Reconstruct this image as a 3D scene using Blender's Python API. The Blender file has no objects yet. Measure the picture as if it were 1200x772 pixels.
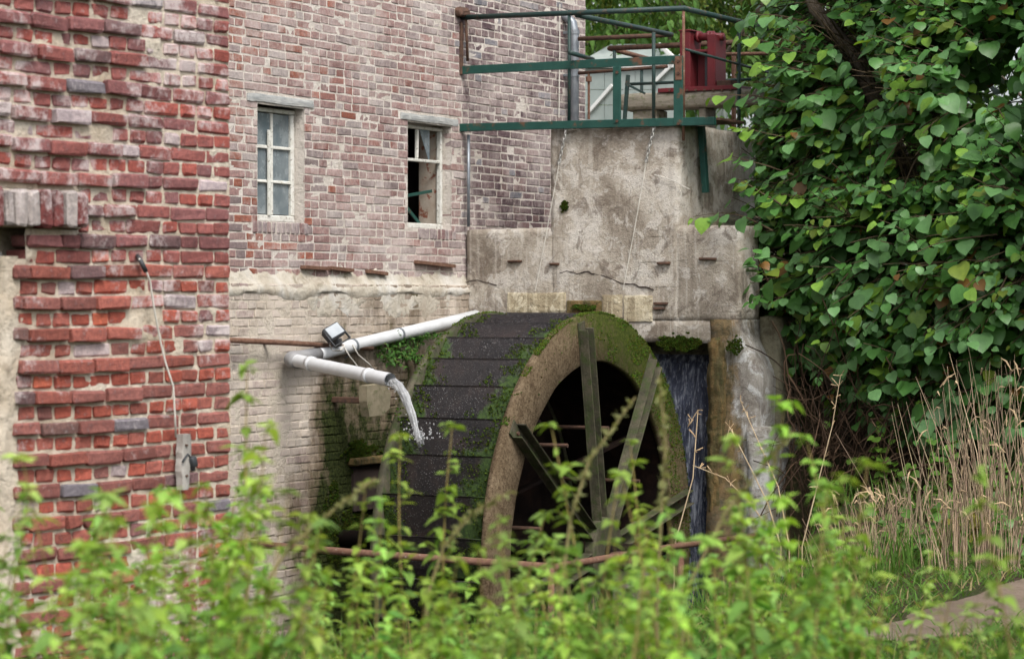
import bpy, bmesh, math, random
from mathutils import Vector, Matrix, noise, Quaternion
rad = math.radians
V = Vector
random.seed(7)
sc = bpy.context.scene

# ------------------------------------------------------------------ camera
F, HZ, YAW = 2865.0, 352.0, 29.3          # focal length in photo pixels (1200 wide), horizon row, yaw
CAM = V((0, 0, 1.6))
PITCH = math.atan((386 - HZ) / F)
cd = bpy.data.cameras.new('camera')
cam = bpy.data.objects.new('camera', cd)
sc.collection.objects.link(cam)
cam.location = CAM
cam.rotation_euler = (math.pi / 2 - PITCH, 0, rad(YAW))
cd.sensor_width = 36
cd.lens = 36 * F / 1200
cd.clip_start, cd.clip_end = 0.1, 2000
cd.dof.use_dof = True
cd.dof.focus_distance = 17.0
cd.dof.aperture_fstop = 5.0
sc.camera = cam

# ------------------------------------------------------------------ world, sun, exposure
SUN_EL, SUN_AZ = 52.0, -38.0               # azimuth of the light source, degrees from +X towards +Y
w = bpy.data.worlds.new('World')
sc.world = w
w.use_nodes = True
wn = w.node_tree
wn.nodes.clear()
sky = wn.nodes.new('ShaderNodeTexSky')
sky.sky_type = 'NISHITA'
sky.sun_disc = False
sky.sun_elevation = rad(SUN_EL)
sky.sun_rotation = rad(90 - SUN_AZ)
sky.air_density = 1.0
sky.dust_density = 4.0
hs = wn.nodes.new('ShaderNodeHueSaturation')
hs.inputs['Saturation'].default_value = 0.35
bg = wn.nodes.new('ShaderNodeBackground')
bg.inputs['Strength'].default_value = 0.13
wo = wn.nodes.new('ShaderNodeOutputWorld')
wn.links.new(sky.outputs[0], hs.inputs['Color'])
wn.links.new(hs.outputs[0], bg.inputs['Color'])
wn.links.new(bg.outputs[0], wo.inputs['Surface'])
sl = bpy.data.lights.new('sun', 'SUN')
sl.energy = 1.3
sl.angle = rad(18)
sl.color = (1.0, 0.96, 0.9)
sun = bpy.data.objects.new('sun', sl)
sc.collection.objects.link(sun)
sd = V((math.cos(rad(SUN_EL)) * math.cos(rad(SUN_AZ)), math.cos(rad(SUN_EL)) * math.sin(rad(SUN_AZ)), math.sin(rad(SUN_EL))))
sun.rotation_euler = sd.to_track_quat('Z', 'Y').to_euler()
sun.location = (0, 0, 30)
sc.view_settings.view_transform = 'Standard'
sc.view_settings.look = 'None'
sc.view_settings.exposure = 1.0
sc.view_settings.gamma = 1
sc.view_settings.use_curve_mapping = False
sc.render.engine = 'CYCLES'
sc.cycles.use_denoising = True
sc.cycles.max_bounces = 8
sc.cycles.transparent_max_bounces = 12
sc.cycles.caustics_reflective = sc.cycles.caustics_refractive = False

# ------------------------------------------------------------------ pixel <-> place
_a = rad(YAW)
FW0, RT = V((-math.sin(_a), math.cos(_a), 0)), V((math.cos(_a), math.sin(_a), 0))
FW = FW0 * math.cos(PITCH) - V((0, 0, math.sin(PITCH)))
UP = FW0 * math.sin(PITCH) + V((0, 0, math.cos(PITCH)))
def ray(px, py): return FW + RT * ((px - 600) / F) + UP * ((386 - py) / F)
def onx(px, py, x): r = ray(px, py); return CAM + r * ((x - CAM.x) / r.x)
def ony(px, py, y): r = ray(px, py); return CAM + r * ((y - CAM.y) / r.y)
def onz(px, py, z): r = ray(px, py); return CAM + r * ((z - CAM.z) / r.z)
def ond(px, py, d): return CAM + ray(px, py) * d
def proj(p):
    q = p - CAM; d = q.dot(FW)
    return (600 + F * q.dot(RT) / d, 386 - F * q.dot(UP) / d, d)
def sstep(a, b, x):
    t = min(1, max(0, (x - a) / (b - a))); return t * t * (3 - 2 * t)
def n3(x, y, z): return noise.noise(V((x, y, z)))
U = random.uniform

# ------------------------------------------------------------------ object helpers
col = sc.collection
def link(o, parent=None, inv=True):
    col.objects.link(o)
    if parent is not None:
        o.parent = parent
        if inv: o.matrix_parent_inverse = INV[parent.name]
    return o
INV = {}
def tag(o, label=None, cat=None, group=None, kind=None):
    if label: o['label'] = label
    if cat: o['category'] = cat
    if group: o['group'] = group
    if kind: o['kind'] = kind
    return o
def thing(name, label, cat, loc=(0, 0, 0), rotz=0, group=None):
    o = bpy.data.objects.new(name, None)
    o.empty_display_size = 0.1
    col.objects.link(o)
    o.location = loc; o.rotation_euler = (0, 0, rotz)
    INV[o.name] = (Matrix.Translation(V(loc)) @ Matrix.Rotation(rotz, 4, 'Z')).inverted()
    return tag(o, label, cat, group)

class MB:
    """collects vertices, faces and a colour for each face; build() links them as one mesh object"""
    def __init__(s): s.v, s.f, s.c = [], [], []
    def add(s, vs, fs, c=(1, 1, 1)):
        b = len(s.v); s.v.extend(vs)
        s.f.extend([tuple(i + b for i in f) for f in fs]); s.c.extend([c] * len(fs))
        return s
    def box(s, lo, hi, c=(1, 1, 1), M=None, bev=0.0, jit=0.0):
        lo, hi = V(lo), V(hi); ctr = (lo + hi) / 2; h = (hi - lo) / 2
        vs, fs = cham(h, bev if bev else min(h) * 0.12, jit)
        vs = [v + ctr for v in vs]
        if M: vs = [M @ v for v in vs]
        return s.add(vs, fs, c)
    def bar(s, a, b, wd, dp, c=(1, 1, 1), side=V((0, 0, 1)), bev=0.003):
        a, b = V(a), V(b); d = b - a; L = d.length; z = d.normalized()
        x = side.cross(z)
        if x.length < 1e-4: x = V((1, 0, 0)).cross(z)
        x.normalize(); y = z.cross(x)
        M = Matrix((x, y, z)).transposed().to_4x4(); M.translation = (a + b) / 2
        return s.box((-wd / 2, -dp / 2, -L / 2), (wd / 2, dp / 2, L / 2), c, M, bev)
    def tube(s, pts, r, seg=10, c=(1, 1, 1), caps=True):
        pts = [V(p) for p in pts]; n = len(pts)
        rs = r if isinstance(r, (list, tuple)) else [r] * n
        vs, fs = [], []
        t0 = (pts[1] - pts[0]).normalized()
        x = t0.orthogonal().normalized()
        for i in range(n):
            t = (pts[min(i + 1, n - 1)] - pts[max(i - 1, 0)]).normalized()
            x = (x - t * x.dot(t)).normalized(); y = t.cross(x)
            for k in range(seg):
                a = 2 * math.pi * k / seg
                vs.append(pts[i] + (x * math.cos(a) + y * math.sin(a)) * rs[i])
        for i in range(n - 1):
            for k in range(seg):
                k2 = (k + 1) % seg
                fs.append((i * seg + k, i * seg + k2, (i + 1) * seg + k2, (i + 1) * seg + k))
        if caps:
            fs.append(tuple(range(seg - 1, -1, -1))); fs.append(tuple((n - 1) * seg + k for k in range(seg)))
        return s.add(vs, fs, c)
    def mesh(s, name, smooth=False):
        me = bpy.data.meshes.new(name)
        me.from_pydata([tuple(v) for v in s.v], [], s.f)
        at = me.attributes.new('col', 'FLOAT_COLOR', 'FACE')
        buf = []
        for c in s.c: buf += [c[0], c[1], c[2], 1.0]
        at.data.foreach_set('color', buf)
        if smooth: me.polygons.foreach_set('use_smooth', [True] * len(me.polygons))
        me.update()
        return me
    def build(s, name, mat, parent=None, smooth=False, inv=True, kind=None):
        me = s.mesh(name, smooth); me.materials.append(mat)
        o = bpy.data.objects.new(name, me)
        link(o, parent, inv)
        if kind: o['kind'] = kind
        return o

_CF = {}
def cham(h, b, jit=0.0, rng=random):
    """a chamfered block of half sizes h: 24 vertices, 44 triangles"""
    b = min(b, min(h) * 0.9)
    vs = []
    cs = [(i, j, k) for i in (-1, 1) for j in (-1, 1) for k in (-1, 1)]
    for c in cs:
        chip = 1 + (rng.random() ** 3) * 1.6 if jit else 1
        bb = min(b * chip, min(h) * 0.9)
        for ax in range(3):
            p = V((0, 0, 0))
            for j in range(3): p[j] = c[j] * (h[j] if j == ax else h[j] - bb)
            if jit: p += V((rng.uniform(-jit, jit), rng.uniform(-jit, jit), rng.uniform(-jit, jit)))
            vs.append(p)
    if 'f' not in _CF:
        ix = {c: i for i, c in enumerate(cs)}
        fs = []
        for ax in range(3):
            o1, o2 = [a for a in range(3) if a != ax]
            for s_ in (-1, 1):
                q = []
                for (p, r) in ((-1, -1), (1, -1), (1, 1), (-1, 1)):
                    c = [0, 0, 0]; c[ax] = s_; c[o1] = p; c[o2] = r
                    q.append(ix[tuple(c)] * 3 + ax)
                fs.append(q)
        for k3 in range(3):
            k1, k2 = [a for a in range(3) if a != k3]
            for s1 in (-1, 1):
                for s2 in (-1, 1):
                    c = [0, 0, 0]; c[k1] = s1; c[k2] = s2
                    c[k3] = -1; m = ix[tuple(c)]; c[k3] = 1; p = ix[tuple(c)]
                    fs.append([m * 3 + k1, p * 3 + k1, p * 3 + k2, m * 3 + k2])
        for i in range(8): fs.append([i * 3, i * 3 + 1, i * 3 + 2])
        uv = []
        for c in cs:
            for ax in range(3): uv.append(V([c[j] * (1 if j == ax else 0.8) for j in range(3)]))
        out = []
        for q in fs:
            n = (uv[q[1]] - uv[q[0]]).cross(uv[q[2]] - uv[q[0]])
            ctr = sum((uv[i] for i in q), V((0, 0, 0)))
            out.append(tuple(q) if n.dot(ctr) > 0 else tuple(reversed(q)))
        _CF['f'] = out
    return vs, _CF['f']

def rough_box(name, lo, hi, res, amp, mat, parent=None, inv=True, sc_=3.0, bev=0.012, smooth=True):
    """a block cut into a fine grid whose faces and arrises are uneven"""
    lo, hi = V(lo), V(hi)
    n = [max(1, int(round((hi[i] - lo[i]) / res))) for i in range(3)]
    bm = bmesh.new(); cache = {}
    def vert(i, j, k):
        key = (i, j, k)
        if key not in cache:
            p = V([lo[a] + (hi[a] - lo[a]) * (i, j, k)[a] / n[a] for a in range(3)])
            ends = sum((i, j, k)[a] in (0, n[a]) for a in range(3))
            q = noise.noise_vector(p * sc_) * amp + noise.noise_vector(p * sc_ * 4.1) * amp * 0.45
            if ends > 1:
                c = (lo + hi) / 2
                for a in range(3):
                    if (i, j, k)[a] in (0, n[a]): q[a] += (1 if c[a] > p[a] else -1) * bev * (0.6 + 1.2 * abs(n3(p.x * 5, p.y * 5, p.z * 5)))
            cache[key] = bm.verts.new(p + q)
        return cache[key]
    for ax in range(3):
        o1, o2 = (ax + 1) % 3, (ax + 2) % 3
        for s_ in (0, n[ax]):
            for a in range(n[o1]):
                for b in range(n[o2]):
                    q = []
                    for (da, db) in ((0, 0), (1, 0), (1, 1), (0, 1)):
                        c = [0, 0, 0]; c[ax] = s_; c[o1] = a + da; c[o2] = b + db
                        q.append(vert(*c))
                    if s_ == 0: q.reverse()
                    bm.faces.new(q)
    me = bpy.data.meshes.new(name); bm.to_mesh(me); bm.free()
    if smooth: me.polygons.foreach_set('use_smooth', [True] * len(me.polygons))
    at = me.attributes.new('col', 'FLOAT_COLOR', 'FACE'); at.data.foreach_set('color', [1.0] * 4 * len(me.polygons))
    me.materials.append(mat)
    return link(bpy.data.objects.new(name, me), parent, inv)

# ------------------------------------------------------------------ materials
class NT:
    def __init__(s, name):
        s.m = bpy.data.materials.new(name); s.m.use_nodes = True
        s.t = s.m.node_tree; s.t.nodes.clear()
        s.out = s.t.nodes.new('ShaderNodeOutputMaterial')
        s._pos = None
    def put(s, sock, v):
        if hasattr(v, 'links') or isinstance(v, bpy.types.NodeSocket): s.t.links.new(v, sock)
        else:
            if isinstance(v, (tuple, list)) and len(v) == 3 and sock.type == 'RGBA': v = (*v, 1)
            sock.default_value = v
    def node(s, typ, ins=None, **props):
        n = s.t.nodes.new(typ)
        for k, v in props.items(): setattr(n, k, v)
        for k, v in (ins or {}).items(): s.put(n.inputs[k], v)
        return n
    def pos(s):
        if s._pos is None: s._pos = s.node('ShaderNodeNewGeometry').outputs['Position']
        return s._pos
    def opos(s): return s.node('ShaderNodeTexCoord').outputs['Object']
    def scale(s, v, k): return s.node('ShaderNodeVectorMath', {0: v, 1: k}, operation='MULTIPLY').outputs[0]
    def noise(s, scale, detail=5, rough=0.6, vec=None, dist=0.0):
        return s.node('ShaderNodeTexNoise', {'Vector': vec if vec is not None else s.pos(), 'Scale': scale, 'Detail': detail, 'Roughness': rough, 'Distortion': dist}).outputs['Fac']
    def vor(s, scale, vec=None, feature='F1', out='Distance'):
        return s.node('ShaderNodeTexVoronoi', {'Vector': vec if vec is not None else s.pos(), 'Scale': scale}, feature=feature).outputs[out]
    def ramp(s, fac, stops, interp='LINEAR'):
        n = s.node('ShaderNodeValToRGB', {'Fac': fac}); cr = n.color_ramp; cr.interpolation = interp
        while len(cr.elements) < len(stops): cr.elements.new(0.5)
        for e, (p, c) in zip(cr.elements, stops):
            e.position = p; e.color = (*c, 1) if isinstance(c, (tuple, list)) else (c, c, c, 1)
        return n.outputs['Color']
    def mix(s, fac, a, b, blend='MIX'):
        n = s.node('ShaderNodeMix', data_type='RGBA', blend_type=blend)
        s.put(n.inputs[0], fac); s.put(n.inputs[6], a); s.put(n.inputs[7], b)
        return n.outputs[2]
    def math(s, op, a, b=0.0, clamp=False):
        return s.node('ShaderNodeMath', {0: a, 1: b}, operation=op, use_clamp=clamp).outputs[0]
    def rng(s, v, a, b, c=0.0, d=1.0):
        return s.node('ShaderNodeMapRange', {0: v, 1: a, 2: b, 3: c, 4: d}).outputs[0]
    def xyz(s, v=None):
        n = s.node('ShaderNodeSeparateXYZ', {0: v if v is not None else s.pos()}); return n.outputs
    def tint(s):
        """colour of the object times the colour stored in its faces"""
        a = s.node('ShaderNodeAttribute', attribute_name='col').outputs['Color']
        o = s.node('ShaderNodeObjectInfo').outputs['Color']
        return s.mix(1.0, a, o, 'MULTIPLY')
    def rand(s): return s.node('ShaderNodeObjectInfo').outputs['Random']
    def finish(s, base, rough=0.8, height=None, bump=0.4, dist=0.01, metal=0.0, spec=0.3, trans=0.0, ior=1.45, transluc=None, tfac=0.3, alpha=None, coat=0.0):
        b = s.node('ShaderNodeBsdfPrincipled', {'Base Color': base, 'Roughness': rough, 'Metallic': metal, 'Specular IOR Level': spec, 'Transmission Weight': trans, 'IOR': ior, 'Coat Weight': coat})
        if alpha is not None: s.put(b.inputs['Alpha'], alpha)
        nrm = None
        if height is not None:
            nrm = s.node('ShaderNodeBump', {'Strength': bump, 'Distance': dist, 'Height': height}).outputs[0]
            s.t.links.new(nrm, b.inputs['Normal'])
        o = b.outputs[0]
        if transluc is not None:
            tr = s.node('ShaderNodeBsdfTranslucent', {'Color': transluc})
            mx = s.node('ShaderNodeMixShader', {0: tfac, 1: o, 2: tr.outputs[0]}); o = mx.outputs[0]
        s.t.links.new(o, s.out.inputs['Surface'])
        return s.m

M = {}
def damp(t, c):
    # brown and green stain where the lower wall stays wet beside the wheel
    s = t.xyz(t.pos())
    a = t.rng(s[1], 16.25, 17.0, -0.34, 0.42)
    b = t.rng(s[2], 1.35, 0.0, -0.38, 0.30)
    k = t.math('ADD', t.math('ADD', a, b), t.math('MULTIPLY', t.math('SUBTRACT', t.noise(2.2, 6, 0.65, t.scale(t.pos(), (1.6, 1.6, 0.6))), 0.5), 1.3))
    n = t.noise(9, 6, 0.7)
    c = t.mix(t.rng(k, -0.12, 0.30, 0, 0.85), c, t.mix(t.rng(n, 0.35, 0.65), (0.10, 0.07, 0.04), (0.20, 0.145, 0.09)))
    return t.mix(t.rng(t.math('ADD', k, t.math('MULTIPLY', t.math('SUBTRACT', n, 0.5), 0.9)), 0.22, 0.48), c, t.mix(t.rng(t.noise(40, 5, 0.7), 0.4, 0.6), (0.012, 0.018, 0.006), (0.045, 0.055, 0.016)))
def mk_brick(name, lime, limecol, soot, speck, wet=False):
    t = NT(name)
    n1 = t.noise(9, 6, 0.65); n2 = t.noise(38, 5, 0.7); big = t.noise(1.3, 4, 0.6); fine = t.noise(150, 3, 0.6)
    c = t.tint()
    c = t.mix(t.rng(n2, 0.3, 0.7), c, t.mix(1.0, c, (0.50, 0.50, 0.54), 'MULTIPLY'))
    c = t.mix(t.rng(t.noise(70, 4, 0.7), 0.58, 0.68, 0, 0.5), c, t.mix(1.0, c, (0.35, 0.35, 0.38), 'MULTIPLY'))
    c = t.mix(t.rng(n1, 0.60, 0.76, 0, soot), c, (0.075, 0.062, 0.065))
    lm = t.math('ADD', t.math('MULTIPLY', big, 0.55), t.math('ADD', t.math('MULTIPLY', n1, 0.34), t.math('MULTIPLY', t.noise(24, 6, 0.8), 0.30)))
    c = t.mix(t.rng(lm, lime[0], lime[1], 0, lime[2]), c, limecol)
    c = t.mix(t.rng(n2, 0.6, 0.72, 0, speck), c, limecol)
    if wet: c = damp(t, c)
    h = t.math('ADD', t.math('MULTIPLY', n2, 0.9), t.math('MULTIPLY', fine, 0.6))
    M[name] = t.finish(c, 0.92, h, 0.8, 0.010, spec=0.12)
mk_brick('brick_red', (0.620, 0.70, 0.72), (0.56, 0.50, 0.49), 0.55, 0.22)
mk_brick('brick_pale', (0.52, 0.71, 0.74), (0.54, 0.47, 0.44), 0.40, 0.34)

def mk_mortar(name, a, b, dark, wet=False):
    t = NT(name)
    n1 = t.noise(3, 6, 0.65); n2 = t.noise(45, 6, 0.7); n4 = t.noise(14, 5, 0.6)
    c = t.mix(t.rng(n1, 0.35, 0.65), a, b)
    c = t.mix(t.rng(n4, 0.58, 0.75, 0, 0.7), c, dark)
    c = t.mix(t.rng(n2, 0.3, 0.5, 0.45, 0), c, dark)
    if wet: c = damp(t, c)
    M[name] = t.finish(c, 0.95, t.math('ADD', n2, t.math('MULTIPLY', n4, 0.7)), 0.9, 0.02, spec=0.1)
mk_mortar('mortar_cream', (0.62, 0.56, 0.47), (0.48, 0.40, 0.30), (0.26, 0.21, 0.16))
mk_mortar('mortar_white', (0.66, 0.61, 0.56), (0.54, 0.49, 0.43), (0.25, 0.2, 0.16))
mk_brick('brick_limed', (0.46, 0.64, 0.85), (0.57, 0.50, 0.43), 0.35, 0.45, True)
mk_mortar('mortar_damp', (0.62, 0.56, 0.48), (0.50, 0.44, 0.36), (0.25, 0.2, 0.15), True)

def mk_plaster():
    t = NT('lime_plaster')
    n1 = t.noise(2.2, 6, 0.65, dist=0.4); n2 = t.noise(30, 6, 0.7); n4 = t.noise(7, 6, 0.65, dist=0.8)
    c = t.ramp(n1, [(0.3, (0.30, 0.25, 0.19)), (0.5, (0.46, 0.42, 0.35)), (0.66, (0.55, 0.53, 0.49))])
    c = t.mix(t.rng(n4, 0.56, 0.7, 0, 0.8), c, (0.2, 0.17, 0.12))
    M['plaster'] = t.finish(c, 0.93, t.math('ADD', t.math('MULTIPLY', n2, 0.5), n4), 0.8, 0.03, spec=0.1)
mk_plaster()

def mk_concrete(name, tint=(1, 1, 1), moss=0.25, wash=0.5, dark=0.5, slime=None):
    t = NT(name)
    p = t.pos()
    st = t.noise(2.6, 6, 0.62, t.scale(p, (2.2, 2.2, 0.35)))
    n1 = t.noise(1.7, 7, 0.66, dist=0.5); n2 = t.noise(7, 7, 0.7, dist=0.6); n4 = t.noise(34, 7, 0.8); pit = t.vor(48)
    c = t.ramp(n1, [(0.34, (0.21, 0.18, 0.148)), (0.45, (0.33, 0.298, 0.255)), (0.54, (0.43, 0.395, 0.345)), (0.62, (0.56, 0.535, 0.49))])
    c = t.mix(t.rng(t.math('ADD', t.math('MULTIPLY', n2, 0.7), t.math('MULTIPLY', n1, 0.35)), 0.53, 0.57, 0, wash * 1.3), c, (0.58, 0.565, 0.54))
    c = t.mix(t.rng(t.noise(4.5, 8, 0.72, dist=0.9), 0.535, 0.60, 0, 0.7), c, (0.16, 0.132, 0.11))
    c = t.mix(t.rng(st, 0.55, 0.70, 0, dark * 0.7), c, (0.13, 0.115, 0.10))
    c = t.mix(t.rng(t.noise(3.4, 6, 0.7, dist=1.0), 0.6, 0.72, 0, moss), c, (0.085, 0.085, 0.03))
    c = t.mix(t.rng(n4, 0.54, 0.66, 0, 0.6), c, (0.09, 0.08, 0.07))
    c = t.mix(t.rng(n4, 0.32, 0.44, 0.6, 0), c, (0.50, 0.48, 0.45))
    sz = t.xyz(p)[2]
    saw = t.math('FRACT', t.math('MULTIPLY', t.math('ADD', sz, t.math('MULTIPLY', t.noise(1.5, 3, 0.5), 0.05)), 4.6))
    joint = t.math('MULTIPLY', t.rng(saw, 0.0, 0.06, 1.0, 0.0), t.rng(t.noise(2.3, 6, 0.7), 0.50, 0.66))
    c = t.mix(t.math('MULTIPLY', joint, 0.30), c, (0.14, 0.12, 0.10))
    run = t.noise(5, 5, 0.6, t.scale(p, (3.5, 3.5, 0.16)))
    c = t.mix(t.rng(run, 0.60, 0.70, 0, dark * 0.7), c, (0.13, 0.11, 0.09))
    c = t.mix(t.rng(run, 0.44, 0.36, 0, wash * 0.8), c, (0.56, 0.54, 0.50))
    c = t.mix(1.0, c, tint, 'MULTIPLY')
    if slime is not None:       # brown algae creeping from the wet edge of the slot
        s_ = t.xyz(p); k = t.math('ADD', t.rng(s_[0], slime + 0.42, slime, -0.42, 0.45), t.rng(s_[2], 0.9, -0.6, 0.0, 0.34))
        k = t.math('ADD', k, t.math('MULTIPLY', t.math('SUBTRACT', t.noise(3.5, 7, 0.7, t.scale(p, (2.4, 2.4, 0.7))), 0.5), 1.5))
        c = t.mix(t.rng(k, 0.0, 0.28, 0, 0.9), c, t.mix(t.rng(t.noise(11, 6, 0.7), 0.36, 0.62), (0.05, 0.045, 0.016), (0.21, 0.135, 0.055)))
    h = t.math('ADD', t.math('SUBTRACT', t.math('ADD', t.math('MULTIPLY', n4, 0.5), t.math('MULTIPLY', n2, 0.6)), t.math('MULTIPLY', joint, 0.22)), t.math('MULTIPLY', t.rng(pit, 0, 0.25), 0.3))
    M[name] = t.finish(c, 0.92, h, 1.0, 0.03, spec=0.15)
mk_concrete('concrete', (1.05, 1.02, 0.98))
mk_concrete('concrete_pale', (1.02, 1.05, 1.08), 0.15, 0.6, 0.25)
mk_concrete('concrete_slimed', (1.02, 1.06, 1.10), 0.2, 0.6, 0.2, -8.74)
mk_concrete('concrete_yellow', (1.12, 1.04, 0.82), 0.5, 0.8, 0.4)
mk_concrete('concrete_damp', (0.62, 0.62, 0.5), 0.7, 0.2, 0.7)

def mk_algae():
    t = NT('algae_stained_concrete')
    st = t.noise(4, 6, 0.65, t.scale(t.pos(), (3, 3, 0.5))); n2 = t.noise(25, 6, 0.7)
    c = t.ramp(st, [(0.3, (0.035, 0.035, 0.012)), (0.48, (0.10, 0.075, 0.03)), (0.62, (0.19, 0.12, 0.045)), (0.75, (0.25, 0.2, 0.12))])
    c = t.mix(t.rng(n2, 0.5, 0.65, 0, 0.6), c, (0.04, 0.055, 0.012))
    M['algae'] = t.finish(c, 0.7, t.math('ADD', n2, st), 0.9, 0.03, spec=0.35)
mk_algae()

def mk_simple(name, c1, c2, s1=12, rough=0.8, bump=0.3, dist=0.006, metal=0.0, c3=None, t3=(0.55, 0.65), s3=20, spec=0.3, stretch=None, tint=False):
    t = NT(name)
    v = t.opos() if stretch is None else t.scale(t.pos(), stretch)
    n1 = t.noise(s1, 6, 0.65, v); n2 = t.noise(s3, 6, 0.7)
    c = t.mix(t.rng(n1, 0.35, 0.65), c1, c2)
    if c3: c = t.mix(t.rng(n2, t3[0], t3[1]), c, c3)
    if tint: c = t.mix(1.0, c, t.tint(), 'MULTIPLY')
    M[name] = t.finish(c, rough, t.math('ADD', n1, n2), bump, dist, metal=metal, spec=spec)
mk_simple('green_paint', (0.009, 0.050, 0.040), (0.016, 0.068, 0.054), 8, 0.5, 0.2, 0.004, c3=(0.12, 0.06, 0.035), t3=(0.57, 0.66), s3=7, spec=0.4)
mk_simple('dark_green_paint', (0.012, 0.035, 0.033), (0.03, 0.05, 0.045), 9, 0.5, 0.2, 0.004, c3=(0.10, 0.06, 0.04), t3=(0.56, 0.68), s3=12)
mk_simple('rust', (0.10, 0.05, 0.032), (0.17, 0.095, 0.065), 25, 0.85, 0.5, 0.004, c3=(0.28, 0.24, 0.2), t3=(0.6, 0.72), s3=30)
mk_simple('dark_rust', (0.05, 0.032, 0.025), (0.11, 0.06, 0.04), 25, 0.85, 0.5, 0.004)
mk_simple('zinc', (0.17, 0.19, 0.215), (0.26, 0.28, 0.30), 10, 0.45, 0.1, 0.003, metal=0.5)
mk_simple('pvc', (0.56, 0.58, 0.60), (0.48, 0.49, 0.50), 6, 0.4, 0.08, 0.002, c3=(0.25, 0.25, 0.2), t3=(0.64, 0.78), s3=14, spec=0.4)
mk_simple('pvc_elbow', (0.22, 0.22, 0.23), (0.28, 0.28, 0.28), 8, 0.5, 0.1, 0.002)
mk_simple('chalk_paint', (0.62, 0.62, 0.58), (0.50, 0.49, 0.44), 20, 0.85, 0.5, 0.004, c3=(0.17, 0.14, 0.11), t3=(0.57, 0.66), s3=35)
mk_simple('grey_wood', (0.38, 0.36, 0.33), (0.22, 0.205, 0.185), 9, 0.9, 0.8, 0.008, c3=(0.12, 0.10, 0.085), t3=(0.6, 0.75), stretch=(1.5, 1.5, 0.35))
mk_simple('lintel_wood', (0.44, 0.44, 0.42), (0.27, 0.28, 0.28), 9, 0.9, 0.9, 0.008, c3=(0.15, 0.14, 0.12), t3=(0.6, 0.75), stretch=(2, 0.6, 4))
mk_simple('mossy_wood', (0.13, 0.12, 0.095), (0.24, 0.215, 0.175), 7, 0.92, 0.9, 0.012, c3=(0.08, 0.095, 0.035), t3=(0.52, 0.66), s3=14, stretch=(0.6, 3, 3))
mk_simple('red_paint', (0.125, 0.016, 0.020), (0.095, 0.015, 0.019), 8, 0.5, 0.2, 0.003, c3=(0.10, 0.035, 0.03), t3=(0.6, 0.72), s3=14, spec=0.35)
mk_simple('black_plastic', (0.035, 0.038, 0.042), (0.06, 0.062, 0.066), 10, 0.5, 0.15, 0.002)
mk_simple('lamp_glass', (0.30, 0.33, 0.36), (0.42, 0.45, 0.47), 5, 0.2, 0.05, 0.002, spec=0.6)
mk_simple('white_cable', (0.6, 0.58, 0.53), (0.45, 0.43, 0.38), 15, 0.7)
mk_simple('chain_steel', (0.45, 0.45, 0.43), (0.3, 0.29, 0.27), 20, 0.5, metal=0.5)
mk_simple('bark', (0.10, 0.075, 0.055), (0.17, 0.135, 0.105), 10, 0.95, 1.0, 0.03, c3=(0.07, 0.085, 0.05), t3=(0.55, 0.7), stretch=(3, 3, 0.6))
mk_simple('twig', (0.085, 0.06, 0.042), (0.14, 0.10, 0.07), 10, 0.9, tint=True)
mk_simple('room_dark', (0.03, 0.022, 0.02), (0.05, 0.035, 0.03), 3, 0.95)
mk_simple('inner_plaster', (0.42, 0.37, 0.31), (0.28, 0.22, 0.17), 5, 0.95, 0.5, 0.01, c3=(0.22, 0.085, 0.055), t3=(0.55, 0.58), s3=9)
mk_simple('greenhouse_panel', (0.33, 0.37, 0.35), (0.24, 0.28, 0.26), 2, 0.4, 0.05)
mk_simple('white_frame', (0.66, 0.66, 0.64), (0.55, 0.56, 0.53), 6, 0.6)
mk_simple('stone', (0.25, 0.215, 0.15), (0.17, 0.155, 0.10), 9, 0.9, 0.7, 0.012, c3=(0.07, 0.085, 0.03), t3=(0.55, 0.68), s3=10)
mk_simple('dry_stem', (0.42, 0.33, 0.215), (0.30, 0.225, 0.14), 3, 0.9, 0.2, 0.002, tint=True)

def mk_glass():
    t = NT('window_glass')
    n = t.noise(5, 5, 0.6); n2 = t.noise(40, 4, 0.6)
    c = t.mix(t.rng(n, 0.4, 0.7), (0.12, 0.15, 0.165), (0.24, 0.27, 0.28))
    M['glass'] = t.finish(c, t.rng(n, 0.3, 0.7, 0.12, 0.4), n2, 0.05, 0.004, spec=0.6)
mk_glass()

def mk_soil():
    t = NT('soil')
    n1 = t.noise(1.2, 6, 0.6); n2 = t.noise(18, 6, 0.7)
    c = t.mix(t.rng(n1, 0.4, 0.62), (0.055, 0.04, 0.026), (0.045, 0.055, 0.02))
    c = t.mix(t.rng(n2, 0.55, 0.7, 0, 0.7), c, (0.13, 0.095, 0.06))
    M['soil'] = t.finish(c, 0.95, n2, 1.0, 0.05, spec=0.1)
    t = NT('path_dirt')
    n1 = t.noise(2, 6, 0.6); n2 = t.noise(30, 6, 0.75)
    c = t.mix(t.rng(n1, 0.35, 0.65), (0.25, 0.195, 0.15), (0.17, 0.13, 0.095))
    c = t.mix(t.rng(n2, 0.55, 0.7, 0, 0.7), c, (0.12, 0.09, 0.06))
    M['path'] = t.finish(c, 0.95, n2, 0.9, 0.03, spec=0.1)
mk_soil()

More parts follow.
